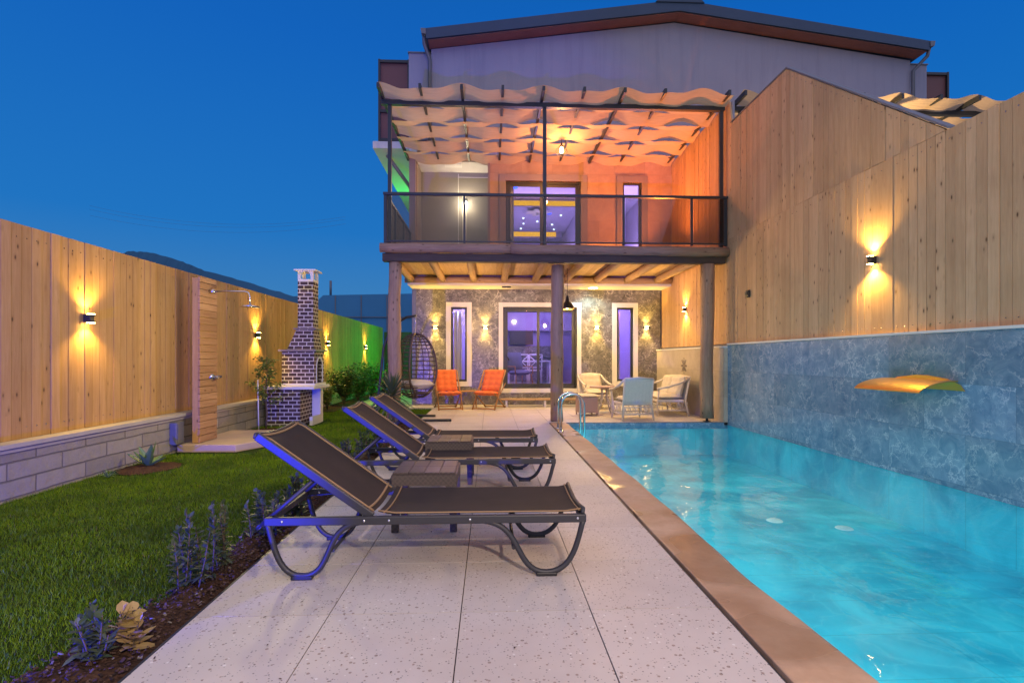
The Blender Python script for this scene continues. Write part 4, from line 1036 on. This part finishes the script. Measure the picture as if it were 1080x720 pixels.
# ------------------------------------------------------------------ rattan set
def rattan(name, loc, rz, w, label, cat, ncush=1):
    t = thing(name, label, cat, loc, rz, 'white rattan lounge set on the terrace'); m = M['rattan_w']; d = .62; hw = w / 2
    # front = -y
    g = MB(); g.box(-hw + .04, hw - .04, -d / 2 + .02, d / 2 - .02, .30, .36); g.build('seat_frame', m, t, bevel=.015)
    for sx in (-1, 1):
        g = MB(); g.tube([(sx * (hw - .02), -d / 2, 0), (sx * (hw - .03), -d / 2 + .01, .34), (sx * (hw - .0), -d / 2 + .03, .56)], .02, 8); g.build('leg', m, t)
        g = MB(); g.tube([(sx * (hw - .0), d / 2 + .06, 0), (sx * (hw - .03), d / 2, .34), (sx * (hw - .03), d / 2 + .10, .84)], .02, 8); g.build('leg', m, t)
        g = MB(); g.tube([(sx * hw, -d / 2 + .03, .55), (sx * (hw + .01), -d / 2 - .01, .60), (sx * (hw + .01), -.1, .63), (sx * (hw), .15, .70), (sx * (hw - .02), d / 2 + .08, .82)], .025, 8); g.build('arm', m, t)
        g = MB()
        g.tube([(sx * (hw - .02), -d / 2 + .0, .13), (sx * (hw - .01), d / 2 + .04, .13)], .014, 6)
        for k in range(7):
            a = -d / 2 + .03 + k * (d - .03) / 6; g.tube([(sx * (hw - .02), a, .13), (sx * (hw - .03), a + .05 * (-1) ** k, .31)], .007, 5)
        g.build('side_lattice', m, t)
    g = MB()
    for yy in (-d / 2 + .005, d / 2 + .04):
        g.tube([(-hw + .02, yy, .13), (hw - .02, yy, .13)], .014, 6); g.tube([(-hw + .02, yy - .01, .27), (hw - .02, yy - .01, .27)], .012, 6)
        k = 0; x = -hw + .06
        while x < hw - .04:
            g.tube([(x, yy, .13), (x + (.05 if k % 2 else -.0), yy, .27)], .007, 5); x += .055; k += 1
    g.build('apron_lattice', m, t)
    g = MB(); Mx = T(0, d / 2 + .052, .60, R(78.5)); g.quilt(Mx, w - .07, .50, max(4, int(w / .08)), 5, .025, .5, 3); g.tube([(-hw + .03, d / 2 + .10, .84), (0, d / 2 + .115, .865), (hw - .03, d / 2 + .10, .84)], .022, 8); g.build('woven_back', m, t)
    cw = (w - .12) / ncush
    for k in range(ncush):
        cx = -w / 2 + .06 + cw * (k + .5)
        g = MB(); g.quilt(T(cx, -.01, .415), cw - .01, d - .06, 1, 1, .13, .05, 8); g.build('seat_cushion', M['cushion'], t)
        g = MB(); g.quilt(T(cx, d / 2 - .06, .64, R(74)), cw - .02, .46, 3, 3, .16, .25, 5); g.build('back_cushion', M['cushion'], t)
    return t
rattan('rattan_armchair', (2.93, 10.92, 0), pi + .12, .66, 'white rattan armchair with its back to the pool', 'armchair')
rattan('rattan_armchair', (2.62, 13.25, 0), .15, .66, 'white rattan armchair by the house wall facing the pool', 'armchair')
rattan('rattan_sofa', (3.92, 12.0, 0), -pi / 2, 1.35, 'white rattan sofa along the beige tiled wall', 'sofa', 2)
t = thing('rattan_table', 'round white rattan table between the armchairs and sofa', 'table', (2.62, 12.1, 0), 0, 'white rattan lounge set on the terrace')
g = MB(); g.lathe([(0, .62), (.33, .62), (.345, .605), (.33, .585), (0, .58)], 32); g.build('tabletop', M['pinkpouf'], t)
for k in range(4):
    A = pi / 4 + k * pi / 2; g = MB(); g.tube([(.08 * cos(A), .08 * sin(A), .59), (.07 * cos(A), .07 * sin(A), .35), (.27 * cos(A), .27 * sin(A), 0)], .016, 8); g.build('leg', M['rattan_w'], t)
t = thing('rattan_pouf', 'square pinkish rattan stool with a cream pad beside the door step', 'stool', (2.14, 11.72, 0), .12, 'white rattan lounge set on the terrace')
g = MB(); g.box(-.2, .2, -.2, .2, .06, .40); g.build('woven_body', M['pinkpouf'], t, bevel=.015)
g = MB(); g.quilt(T(0, 0, .43), .42, .42, 1, 1, .09, .05, 8); g.build('pad', M['cushion'], t)
for sx in (-1, 1):
    for sy in (-1, 1): g = MB(); g.tube([(sx * .18, sy * .18, 0), (sx * .18, sy * .18, .08)], .016, 6); g.build('leg', M['pinkpouf'], t)
# ------------------------------------------------------------------ orange folding chairs
def relax(loc, rz, label):
    t = thing('folding_chair', label, 'folding chair', loc, rz, 'orange cushioned folding chairs'); m = M['teak']
    for sx in (-.29, .29):
        g = MB(); g.tube([(sx, -.40, 0), (sx, .38, .95)], .019, 6); g.build('long_bar', m, t)
        g = MB(); g.tube([(sx * .92, .42, 0), (sx * .92, -.32, .40)], .017, 6); g.build('leg_bar', m, t)
        g = MB(); g.tube([(sx * 1.08, -.12, .34), (sx * 1.08, .30, .62)], .013, 6); g.build('arm_bar', m, t)
    g = MB()
    for y, z in ((-.38, .03), (.37, .94), (.38, .03), (-.31, .395)): g.tube([(-.30, y, z), (.30, y, z)], .015, 6)
    split_build(g, 'cross_bar', m, t)
    cu = MB(); cu.quilt(T(0, .235, .70, R(62)), .52, .60, 3, 4, .11, .6, 5); cu.quilt(T(0, -.12, .39, R(-6)), .52, .50, 3, 3, .11, .5, 5); cu.build('cushion', M['orange'], t)
    return t
r0 = relax((-1.05, 13.3, 0), .25, 'orange tufted folding chair nearer the hanging egg chair')
dup(r0, (-.02, 13.3, 0), -.38, 'orange tufted folding chair nearer the sliding door')
t = thing('small_table', 'small slatted wooden table between the two orange folding chairs', 'table', (-.55, 13.6, 0))
g = MB()
for k in range(5): g.box(-.24, .24, -.2 + k * .082, -.2 + k * .082 + .07, .41, .43)
g.build('tabletop', M['teak'], t, bevel=.003)
for sx in (-.2, .2):
    g = MB(); g.tube([(sx, -.17, 0), (sx, .15, .41)], .013, 6); g.build('leg', M['teak'], t); g = MB(); g.tube([(sx * .9, .17, 0), (sx * .9, -.15, .41)], .013, 6); g.build('leg', M['teak'], t)
t = thing('step_bench', 'low wooden step bench on white legs below the sliding door', 'bench', (1.42, 13.85, 0))
g = MB(); g.box(-1.15, 1.15, -.2, -.06, .17, .21); g.box(-1.15, 1.15, -.045, .095, .17, .21); g.build('seat', M['ceilboard'], t, bevel=.006)
for sx in (-1.0, 0, 1.0): g = MB(); g.box(sx - .025, sx + .025, -.17, .08, 0, .168); g.build('leg', M['white'], t, bevel=.003)
# ------------------------------------------------------------------ hanging egg chair
t = thing('hanging_egg_chair', 'brown wicker egg chair hanging from a curved dark stand', 'hanging chair', (-1.62, 11.0, 0), 0)
fr = M['steel']
g = MB(); g.tube([(-.15, .45, .03), (-.5, .3, .03), (-.68, 0, .03), (-.5, -.3, .03), (-.15, -.45, .03)], .028, 10); g.build('base_loop', fr, t)
for s_ in (-1, 1):
    g = MB(); g.tube([(-.15, s_ * .45, .03), (.85 if s_ < 0 else .45, s_ * .42, .03)], .026, 10); g.build('base_foot', fr, t)
pts = [(-.68, 0, .03)] + [(-.70 + .02 * k, 0, .2 + .2 * k) for k in range(0, 6)] + [(-.56, 0, 1.5), (-.46, 0, 1.75), (-.30, 0, 1.98), (-.1, 0, 2.10), (.1, 0, 2.13)]
g = MB(); g.tube(pts, .026, 10); g.build('curved_pole', fr, t)
g = MB()
for k in range(8): 
    z = 2.12 - k * .045; g.tube([(.08 + .012 * cos(a) * (k % 2), .012 * cos(a) * ((k + 1) % 2), z - .02 + .028 * sin(a)) for a in [i * pi / 4 for i in range(8)]], .004, 5, closed=True)
g.build('chain', M['chrome'], t)
# shell: egg open toward the direction 'op'
op = -.75; rib = M['rattan_b']
def egg(th, ph):
    # th 0 top..pi bottom, ph angle around z measured from opening direction
    rz_ = .66; z = 1.10 + rz_ * cos(th); rad = .41 * sin(th) ** .85 * (1.06 - .10 * cos(th))
    return (.08 + rad * cos(ph + op), rad * sin(ph + op) * .95, z)
sh = MB()
for k in range(1, 22):
    th = k * pi / 22; w0 = 1.02 * 1
    A0 = .95
    pts = [egg(th, A0 + (2 * pi - 2 * A0) * i / 22) for i in range(23)]
    if k > 15: pts = [egg(th, .55 + (2 * pi - 1.1) * i / 22) for i in range(23)]
    sh.tube(pts, .011, 5)
for k in range(13):
    ph = .95 + (2 * pi - 1.9) * k / 12; sh.tube([egg(.02 + (pi - .04) * i / 24, ph) for i in range(25)], .009, 5)
o = sh.build('wicker_shell', rib, t)
g = MB(); g.tube([egg(.02 + (pi - .25) * i / 24, .95 if i < 17 else .95 - (i - 17) * .06) for i in range(25)], .022, 8); g.tube([egg(.02 + (pi - .25) * i / 24, -.95 if i < 17 else -.95 + (i - 17) * .06) for i in range(25)], .022, 8)
g.tube([egg(pi - .6, -.7 + 1.4 * i / 10) for i in range(11)], .02, 8); g.build('rim', rib, t)
g = MB(); g.quilt(T(.08, 0, .72, 0, 0, op), .56, .56, 1, 1, .20, .05, 8); g.build('cushion', M['cushion'], t)
# ------------------------------------------------------------------ shower
t = thing('outdoor_shower', 'outdoor shower column clad in horizontal timber slats', 'shower', (-4.15, 7.95, .06))
g = MB(); g.box(-4.16, -4.08, 7.60, 8.06, .07, 2.38); split_build(g, 'post', M['cedar'], t, True)
g = MB(); z = .07
while z < 2.38: g.box(-4.078, -4.058 + random.uniform(0, .004), 7.595, 8.065, z + .004, min(z + .098, 2.40) - .004); z += .098
g.build('slat_panel', M['slat'], t, True)
g = MB(); g.tube([(-4.06, 7.85, 2.22), (-3.98, 7.85, 2.22)], .028, 10); g.tube([(-4.05, 7.85, 2.22), (-3.55, 7.85, 2.22), (-3.5, 7.85, 2.2), (-3.48, 7.85, 2.14), (-3.48, 7.85, 2.03)], .012, 8); g.build('shower_arm', M['chrome'], t, True)
g = MB(); g.lathe([(0, .03), (.03, .025), (.13, .006), (.13, -.006), (0, -.008)], 24, T(-3.48, 7.85, 2.0)); g.build('shower_head', M['chrome'], t, True)
g = MB(); g.lathe([(0, .03), (.04, .03), (.045, 0)], 16, T(-4.055, 7.9, .98, 0, R(90))); g.tube([(-4.03, 7.9, .98), (-3.97, 7.9, .98), (-3.95, 7.86, .96)], .012, 8); g.tube([(-4.0, 7.9, .98), (-4.0, 8.06, .98)], .02, 8); g.build('tap', M['chrome'], t, True)
t = thing('stone_slab', 'thick beige stone slab under the shower column', 'stone slab', (-3.75, 8.1, 0))
g = MB(); g.prism([(-4.3, 7.48), (-3.5, 7.45), (-3.22, 8.0), (-3.3, 9.0), (-4.3, 9.0)], 'z', -.04, .065); g.build('slab', M['slab'], t, True, .008)
t = thing('utility_box', 'small grey electric box low on the wall beside the shower column', 'electric box', (-4.3, 7.45, .1))
g = MB(); g.box(-4.333, -4.24, 7.36, 7.54, .08, .38); g.build('case', M['pipe'], t, True, .006)
g = MB(); g.box(-4.239, -4.232, 7.38, 7.52, .1, .36); g.build('lid', M['pipe'], t, True, .003)
# ------------------------------------------------------------------ barbecue
t = thing('brick_barbecue', 'dark brick garden barbecue with white joints and tall tapering chimney', 'barbecue', (-3.85, 10.75, 0))
br = M['brick']; wh = M['cap']
g = MB(); g.box(-4.24, -3.62, 10.28, 11.15, -.05, .66); g.build('base', br, t, True)
g = MB(); g.box(-3.615, -3.45, 10.95, 11.12, -.05, .66); g.box(-3.50, -3.44, 10.45, 10.94, -.05, .12); g.build('side_leg', M['trim'], t, True)
g = MB(); g.box(-4.29, -3.34, 10.22, 11.2, .662, .72); g.build('countertop', M['trim'], t, True, .006)
g = MB(); g.box(-4.07, -3.40, 10.46, 11.14, .722, .765); g.build('firebox_base', M['trim'], t, True)
g = MB(); a0, a1, b0, b1 = -4.05, -3.43, 10.50, 11.12
g.box(a0, a1 - .08, b0, b1, .767, 1.385)
yc, rr_ = 10.82, .17; poly = [(b0, .767), (yc - rr_, .767), (yc - rr_, 1.08)] + [(yc - rr_ * cos(a), 1.08 + rr_ * sin(a)) for a in [k * pi / 10 for k in range(1, 10)]] + [(yc + rr_, 1.08), (yc + rr_, .767), (b1, .767), (b1, 1.385), (b0, 1.385)]
g.prism(poly, 'x', a1 - .079, a1); g.build('firebox', br, t, True)
g = MB(); g.prism([(yc - rr_ - .03, .767), (yc - rr_, .767), (yc - rr_, 1.08)] + [(yc - rr_ * cos(a), 1.08 + rr_ * sin(a)) for a in [k * pi / 10 for k in range(1, 10)]] + [(yc + rr_, 1.08), (yc + rr_, .767), (yc + rr_ + .03, .767), (yc + rr_ + .03, 1.09)] + [(yc + (rr_ + .03) * cos(a), 1.09 + (rr_ + .03) * sin(a)) for a in [k * pi / 10 for k in range(1, 10)]] + [(yc - rr_ - .03, 1.09)], 'x', a1 + .001, a1 + .012); g.build('arch_trim', M['trim'], t, True)
g = MB(); g.box(a1 - .078, a1 - .074, yc - rr_, yc + rr_, .77, 1.25); g.build('opening', M['black'], t, True)
g = MB(); g.box(-4.10, -3.38, 10.44, 11.18, 1.387, 1.425); g.build('ledge', M['greytrim'], t, True, .005)
def frust(g, x0, x1, y0, y1, z0, X0, X1, Y0, Y1, z1):
    g.add([(x0, y0, z0), (x1, y0, z0), (x1, y1, z0), (x0, y1, z0), (X0, Y0, z1), (X1, Y0, z1), (X1, Y1, z1), (X0, Y1, z1)], [(3, 2, 1, 0), (4, 5, 6, 7), (0, 1, 5, 4), (1, 2, 6, 5), (2, 3, 7, 6), (3, 0, 4, 7)])
g = MB(); frust(g, -3.97, -3.46, 10.56, 11.06, 1.427, -3.82, -3.49, 10.64, 10.98, 1.82); g.build('smoke_hood', br, t, True)
g = MB(); g.box(-3.87, -3.43, 10.60, 11.02, 1.822, 1.85); g.build('ledge', M['greytrim'], t, True, .005)
g = MB(); g.box(-3.80, -3.50, 10.66, 10.97, 1.852, 2.78); ch = g.build('chimney', br, t, True)
g = MB(); g.box(-3.80, -3.50, 10.66, 10.97, 2.782, 2.82)
for x in (-3.80, -3.55):
    for y in (10.66, 10.92): g.box(x, x + .05, y, y + .05, 2.822, 2.98)
g.box(-3.86, -3.44, 10.60, 11.03, 2.982, 3.01); g.prism([(-3.755, 2.86)] + [(-3.65 + .09 * cos(a), 2.9 + .075 * sin(a)) for a in [pi - k * pi / 8 for k in range(9)]] + [(-3.545, 2.86), (-3.545, 2.98), (-3.755, 2.98)], 'y', 10.665, 10.70); g.build('chimney_cap', M['trim'], ch, True)
# ------------------------------------------------------------------ plants
def dirv(az, el): return Vector((cos(az) * cos(el), sin(az) * cos(el), sin(el)))
def bush(name, loc, r, h, nl, ls, mat, label, group=None, stems=9):
    t = thing(name, label, 'shrub', loc, 0, group)
    g = MB()
    lim = []
    for k in range(stems):
        az = random.uniform(0, 2 * pi); rr_ = r * random.uniform(.3, .85); e = Vector((rr_ * cos(az), rr_ * sin(az), h * random.uniform(.55, .95)))
        g.tube([(0, 0, 0), tuple(e * .5 + Vector((random.uniform(-.03, .03), random.uniform(-.03, .03), .03))), tuple(e)], [.012, .008, .004], 5); lim.append(e)
    g.build('stem', M['bark'], t)
    g = MB()
    for k in range(nl):
        e = random.choice(lim); u = random.uniform(.35, 1.08); p = e * u + Vector((random.gauss(0, r * .16), random.gauss(0, r * .16), random.gauss(0, h * .07)))
        p.z = max(.02, p.z)
        g.leaf(p, dirv(random.uniform(0, 2 * pi), random.uniform(-.4, 1.0)), ls * random.uniform(.7, 1.3), ls * .48, .25, 2, random.uniform(-1, 1))
    g.build('foliage', mat, t); return t
def stems(name, loc, sp, label, mat, ls=.06, lw=.018, cat='bed plant', group='low plants in the soil bed', paleaf=False):
    """upright stems densely set with leaves"""
    t = thing(name, label, cat, loc, 0, group); g = MB(); f = MB()
    for (dx, dy, h, lx, ly) in sp:
        a = Vector((dx, dy, 0)); b = Vector((dx + lx, dy + ly, h)); g.tube([a, a.lerp(b, .5) + Vector((.005, 0, 0)), b], [.005, .004, .002], 5)
        m_ = int(h / .011)
        for k in range(m_):
            u = .12 + .88 * k / m_; p = a.lerp(b, u); az = random.uniform(0, 6.28); el = .1 + .8 * u ** 2 + random.uniform(-.35, .6); p = p + Vector((random.gauss(0, .006), random.gauss(0, .006), 0))
            s_ = 1.3 * ls * (1.15 - .5 * u) * random.uniform(.8, 1.2); f.leaf(p, dirv(az, el), s_, 1.35 * lw * random.uniform(.8, 1.2), .2, 3, random.uniform(-.3, .3))
    g.build('stem', M['bark'], t); f.build('foliage', mat, t); return t
def rs(n_, r, h0, h1):
    n_ = int(n_ * 1.5); h0 *= 1.2; h1 *= 1.2
    return [(random.uniform(-r, r), random.uniform(-r, r), random.uniform(h0, h1), random.uniform(-.05, .05), random.uniform(-.05, .05)) for _ in range(n_)]
stems('bed_plant', (-1.66, 2.30, -.02), rs(6, .06, .10, .19), 'low bluish plant nearest the camera, left of the pale-leaved one', M['leaf_blue'], .05, .018)
stems('pale_plant', (-1.545, 2.36, -.02), rs(2, .03, .10, .16), 'small plant with broad yellowish pink leaves at the near end of the bed', M['leaf_pale'], .065, .032)
stems('bed_plant', (-1.67, 3.02, -.02), rs(7, .09, .20, .34), 'tallest bushy blue-leaved bed plant left of the nearest lounger', M['leaf_blue'], .055, .016)
stems('bed_plant', (-1.58, 3.20, -.02), rs(3, .03, .26, .40), 'slender blue-leaved plant just behind the tallest bushy one', M['leaf_blue'], .05, .016)
stems('bed_plant', (-1.60, 3.85, -.02), rs(8, .10, .14, .27), 'spreading low plant beside the rear legs of the nearest lounger', M['leaf_blue'], .055, .02)
stems('bed_plant', (-1.62, 4.3, -.02), rs(9, .13, .16, .30), 'leafy bed plant under the raised back of the nearest lounger', M['leaf_blue'], .055, .02)
stems('bed_plant', (-1.6, 5.3, -.02), rs(8, .12, .16, .30), 'leafy bed plant under the raised back of the middle lounger', M['leaf_blue'], .055, .02)
stems('bed_plant', (-1.6, 6.2, -.02), rs(8, .12, .14, .28), 'leafy bed plant between the middle and farthest loungers', M['leaf_blue'], .055, .02)
stems('bed_plant', (-1.6, 7.1, -.02), rs(9, .13, .15, .30), 'leafy bed plant under the raised back of the farthest lounger', M['leaf_dark'], .06, .02)
stems('bed_plant', (-1.6, 8.3, -.02), rs(9, .14, .15, .30), 'leafy bed plant beyond the farthest lounger', M['leaf_dark'], .06, .02)
stems('bed_plant', (-1.72, 1.62, -.02), rs(5, .05, .12, .2), 'low bed plant cut by the left edge of the picture', M['leaf_dark'], .05, .02)
# yucca
t = thing('yucca', 'spiky yucca with drooping sword leaves in front of the left log post', 'yucca', (-1.76, 9.6, -.03))
g = MB(); g.tube([(0, 0, 0), (.01, 0, .3), (0, .01, .62)], [.06, .05, .045], 10); g.build('trunk', M['bark'], t)
g = MB()
for k in range(120):
    az = k * 2.399; u = k / 120; el = 1.35 - 1.75 * u + random.uniform(-.12, .12)
    g.leaf((0.02 * cos(az), .02 * sin(az), .68 - .16 * u), dirv(az, el), random.uniform(.42, .60), .034, .15 + .45 * u, 5, random.uniform(-.4, .4))
g.build('foliage', M['leaf_yucca'], t)
# agave by the low wall
t = thing('agave', 'young plant with broad upright leaves at the foot of the fence', 'agave', (-4.02, 6.42, -.03))
g = MB()
for k in range(12):
    az = k * 2.4 + .3; el = .6 + .75 * (k % 3) / 2; g.leaf((0, 0, .02), dirv(az, el), random.uniform(.20, .34), .075, .12, 5, random.uniform(-.3, .3), .05, .5)
g.build('foliage', M['leaf_agave'], t)
t = thing('grass_tuft', 'small tuft of thin leaves just left of the agave', 'grass tuft', (-4.12, 5.9, -.03))
g = MB()
for k in range(16): g.leaf((0, 0, 0), dirv(k * 2.4, random.uniform(.4, 1.2)), random.uniform(.12, .2), .012, .3, 3)
g.build('foliage', M['leaf_agave'], t)
# sapling
t = thing('citrus_sapling', 'thin young citrus tree tied to a stake beside the barbecue', 'sapling', (-4.0, 9.65, -.03))
tr_ = MB(); tr_.tube([(0, 0, 0), (.02, 0, .3), (-.01, .01, .65), (.02, 0, 1.0), (.0, .02, 1.32)], [.016, .014, .011, .008, .004], 8)
lim = []
for k in range(13):
    z = .42 + k * .066; az = k * 2.4; L = random.uniform(.14, .30) * (1 - .4 * k / 13); e = Vector((L * cos(az), L * sin(az), z + L * .7)); tr_.tube([(0, 0, z), tuple(e)], [.006, .003], 5); lim.append((Vector((0, 0, z)), e))
tr_.build('trunk', M['bark'], t)
g = MB()
for k in range(620):
    a, b = random.choice(lim); p = a.lerp(b, random.uniform(.3, 1.15)) + Vector((random.gauss(0, .035), random.gauss(0, .035), random.gauss(0, .03)))
    g.leaf(p, dirv(random.uniform(0, 2 * pi), random.uniform(-.5, .9)), random.uniform(.05, .09), .034, .3, 2, random.uniform(-.8, .8))
g.build('foliage', M['leaf_citrus'], t)
g = MB(); g.tube([(-.1, -.06, 0), (-.12, -.05, .9)], .012, 6); g.build('stake', M['white'], t)
GB = 'shrubs in the side bed below the fence'
bush('shrub', (-4.02, 13.3, 0), .30, .62, 700, .075, M['leaf_citrus'], 'loose light green shrub right beside the barbecue', GB)
bush('shrub', (-3.95, 14.5, 0), .48, .95, 1300, .09, M['leaf_dark'], 'dense round shrub below the third fence lamp', GB)
bush('shrub', (-3.92, 15.9, 0), .50, .85, 1300, .09, M['leaf_dark'], 'dense low shrub left of the farthest fence lamp', GB)
bush('shrub', (-3.9, 17.6, 0), .55, 1.1, 1200, .10, M['leaf_citrus'], 'tall feathery shrub under the farthest fence lamp', GB)
bush('shrub', (-3.9, 19.6, 0), .55, .95, 1000, .10, M['leaf_dark'], 'last shrub at the dark end of the side bed', GB)

# ------------------------------------------------------------------ lights
# added pool fill: downward panel just under the surface, strip along the left wall
area('pool fill light', (3.07, 3.85, -.08), (0, 0, -1), 46, 3.0, 12.6, (.16, .86, .95))
area('pool fill light strip', (PX + .02, 3.8, -.34), (1, 0, -.1), 45, 12.4, .35, (.38, .90, 1))
# low blue garden spot on the lawn behind the camera
spot('blue garden spot', (-3.2, -.3, .15), (-.17, 1, .02), 2600, 92, .18, (.015, .025, 1), .04)
point('lawn fill light', (-2.7, 7.0, 1.6), 70, (1, .80, .30), .08)  # added above the lawn to brighten the grass, no fixture
# green garden lamp in the side passage
point('green garden lamp', (-2.7, 20.0, 1.5), 90, (.02, 1, .08), .1)
point('green slab fill', (-2.5, 17.5, 5.4), 70, (.02, 1, .12), .08)  # added green fill for the underside of the side slab
point('green shrub fill', (-3.2, 15.0, .8), 16, (.02, 1, .06), .05)  # this and the next are added to green the shrubs
point('green shrub fill', (-3.2, 17.2, .8), 16, (.02, 1, .06), .05)
# added warm fill to brighten the neighbouring canvas, no fixture
point('neighbour balcony fill', (7.6, 11.2, 5.0), 480, (1, .62, .25), .08)
# added warm fill from behind the camera for deck and walls
spot('rear fill light', (1.4, -2.2, 3.4), (.10, 1, -.45), 950, 155, .6, (1, .76, .56), .07)
# dusk sky and afterglow
el, az = R(32), R(200)
sun = bpy.data.lights.new('afterglow sun', 'SUN'); sun.energy = 1.35; sun.angle = R(120); sun.color = (1, .78, .62)
so = bpy.data.objects.new('afterglow sun', sun); C.objects.link(so)
dv = Vector((.25, -.75, 1.5)).normalized(); so.rotation_euler = (-dv).to_track_quat('-Z', 'Y').to_euler(); so.location = (0, 0, 20)
w = bpy.data.worlds.new('World'); S.world = w; w.use_nodes = True; nt = w.node_tree; nt.nodes.clear()
out = nt.nodes.new('ShaderNodeOutputWorld'); bg = nt.nodes.new('ShaderNodeBackground'); bg2 = nt.nodes.new('ShaderNodeBackground'); add = nt.nodes.new('ShaderNodeAddShader')
sky = nt.nodes.new('ShaderNodeTexSky'); sky.sky_type = 'NISHITA'; sky.sun_disc = False; sky.sun_elevation = R(-2); sky.sun_rotation = R(150)
tc = nt.nodes.new('ShaderNodeTexCoord'); sp = nt.nodes.new('ShaderNodeSeparateXYZ'); nt.links.new(tc.outputs['Generated'], sp.inputs[0])
cr = nt.nodes.new('ShaderNodeValToRGB'); nt.links.new(sp.outputs[2], cr.inputs[0])
st = [(0, (.09, .26, .48)), (.07, (.045, .22, .49)), (.22, (.004, .165, .53)), (.5, (.0, .115, .49)), (1, (.0, .07, .32))]
while len(cr.color_ramp.elements) < len(st): cr.color_ramp.elements.new(.5)
for e, (p, c_) in zip(cr.color_ramp.elements, st): e.position = p; e.color = c_ + (1,)
nt.links.new(cr.outputs[0], bg.inputs[0]); bg.inputs[1].default_value = 1.0
nt.links.new(sky.outputs[0], bg2.inputs[0]); bg2.inputs[1].default_value = .05
nt.links.new(bg.outputs[0], add.inputs[0]); nt.links.new(bg2.outputs[0], add.inputs[1]); nt.links.new(add.outputs[0], out.inputs[0])
# ------------------------------------------------------------------ camera & render
cam = bpy.data.cameras.new('camera'); co_ = bpy.data.objects.new('camera', cam); C.objects.link(co_)
cam.sensor_width = 36; cam.lens = 560 / 1080 * 36; cam.shift_y = 18 / 1080; cam.clip_end = 3000; cam.clip_start = .05
co_.location = (0, 0, 1.25); co_.rotation_euler = (R(90), 0, -math.atan(23 / 560))
S.camera = co_
S.view_settings.view_transform = 'Standard'; S.view_settings.look = 'None'; S.view_settings.exposure = 0
S.render.engine = 'CYCLES'
cy = S.cycles; cy.use_denoising = True; cy.max_bounces = 8; cy.diffuse_bounces = 3; cy.glossy_bounces = 3; cy.transparent_max_bounces = 12
cy.sample_clamp_indirect = 4; cy.caustics_reflective = False; cy.caustics_refractive = False
try: cy.use_light_tree = True
except Exception: pass
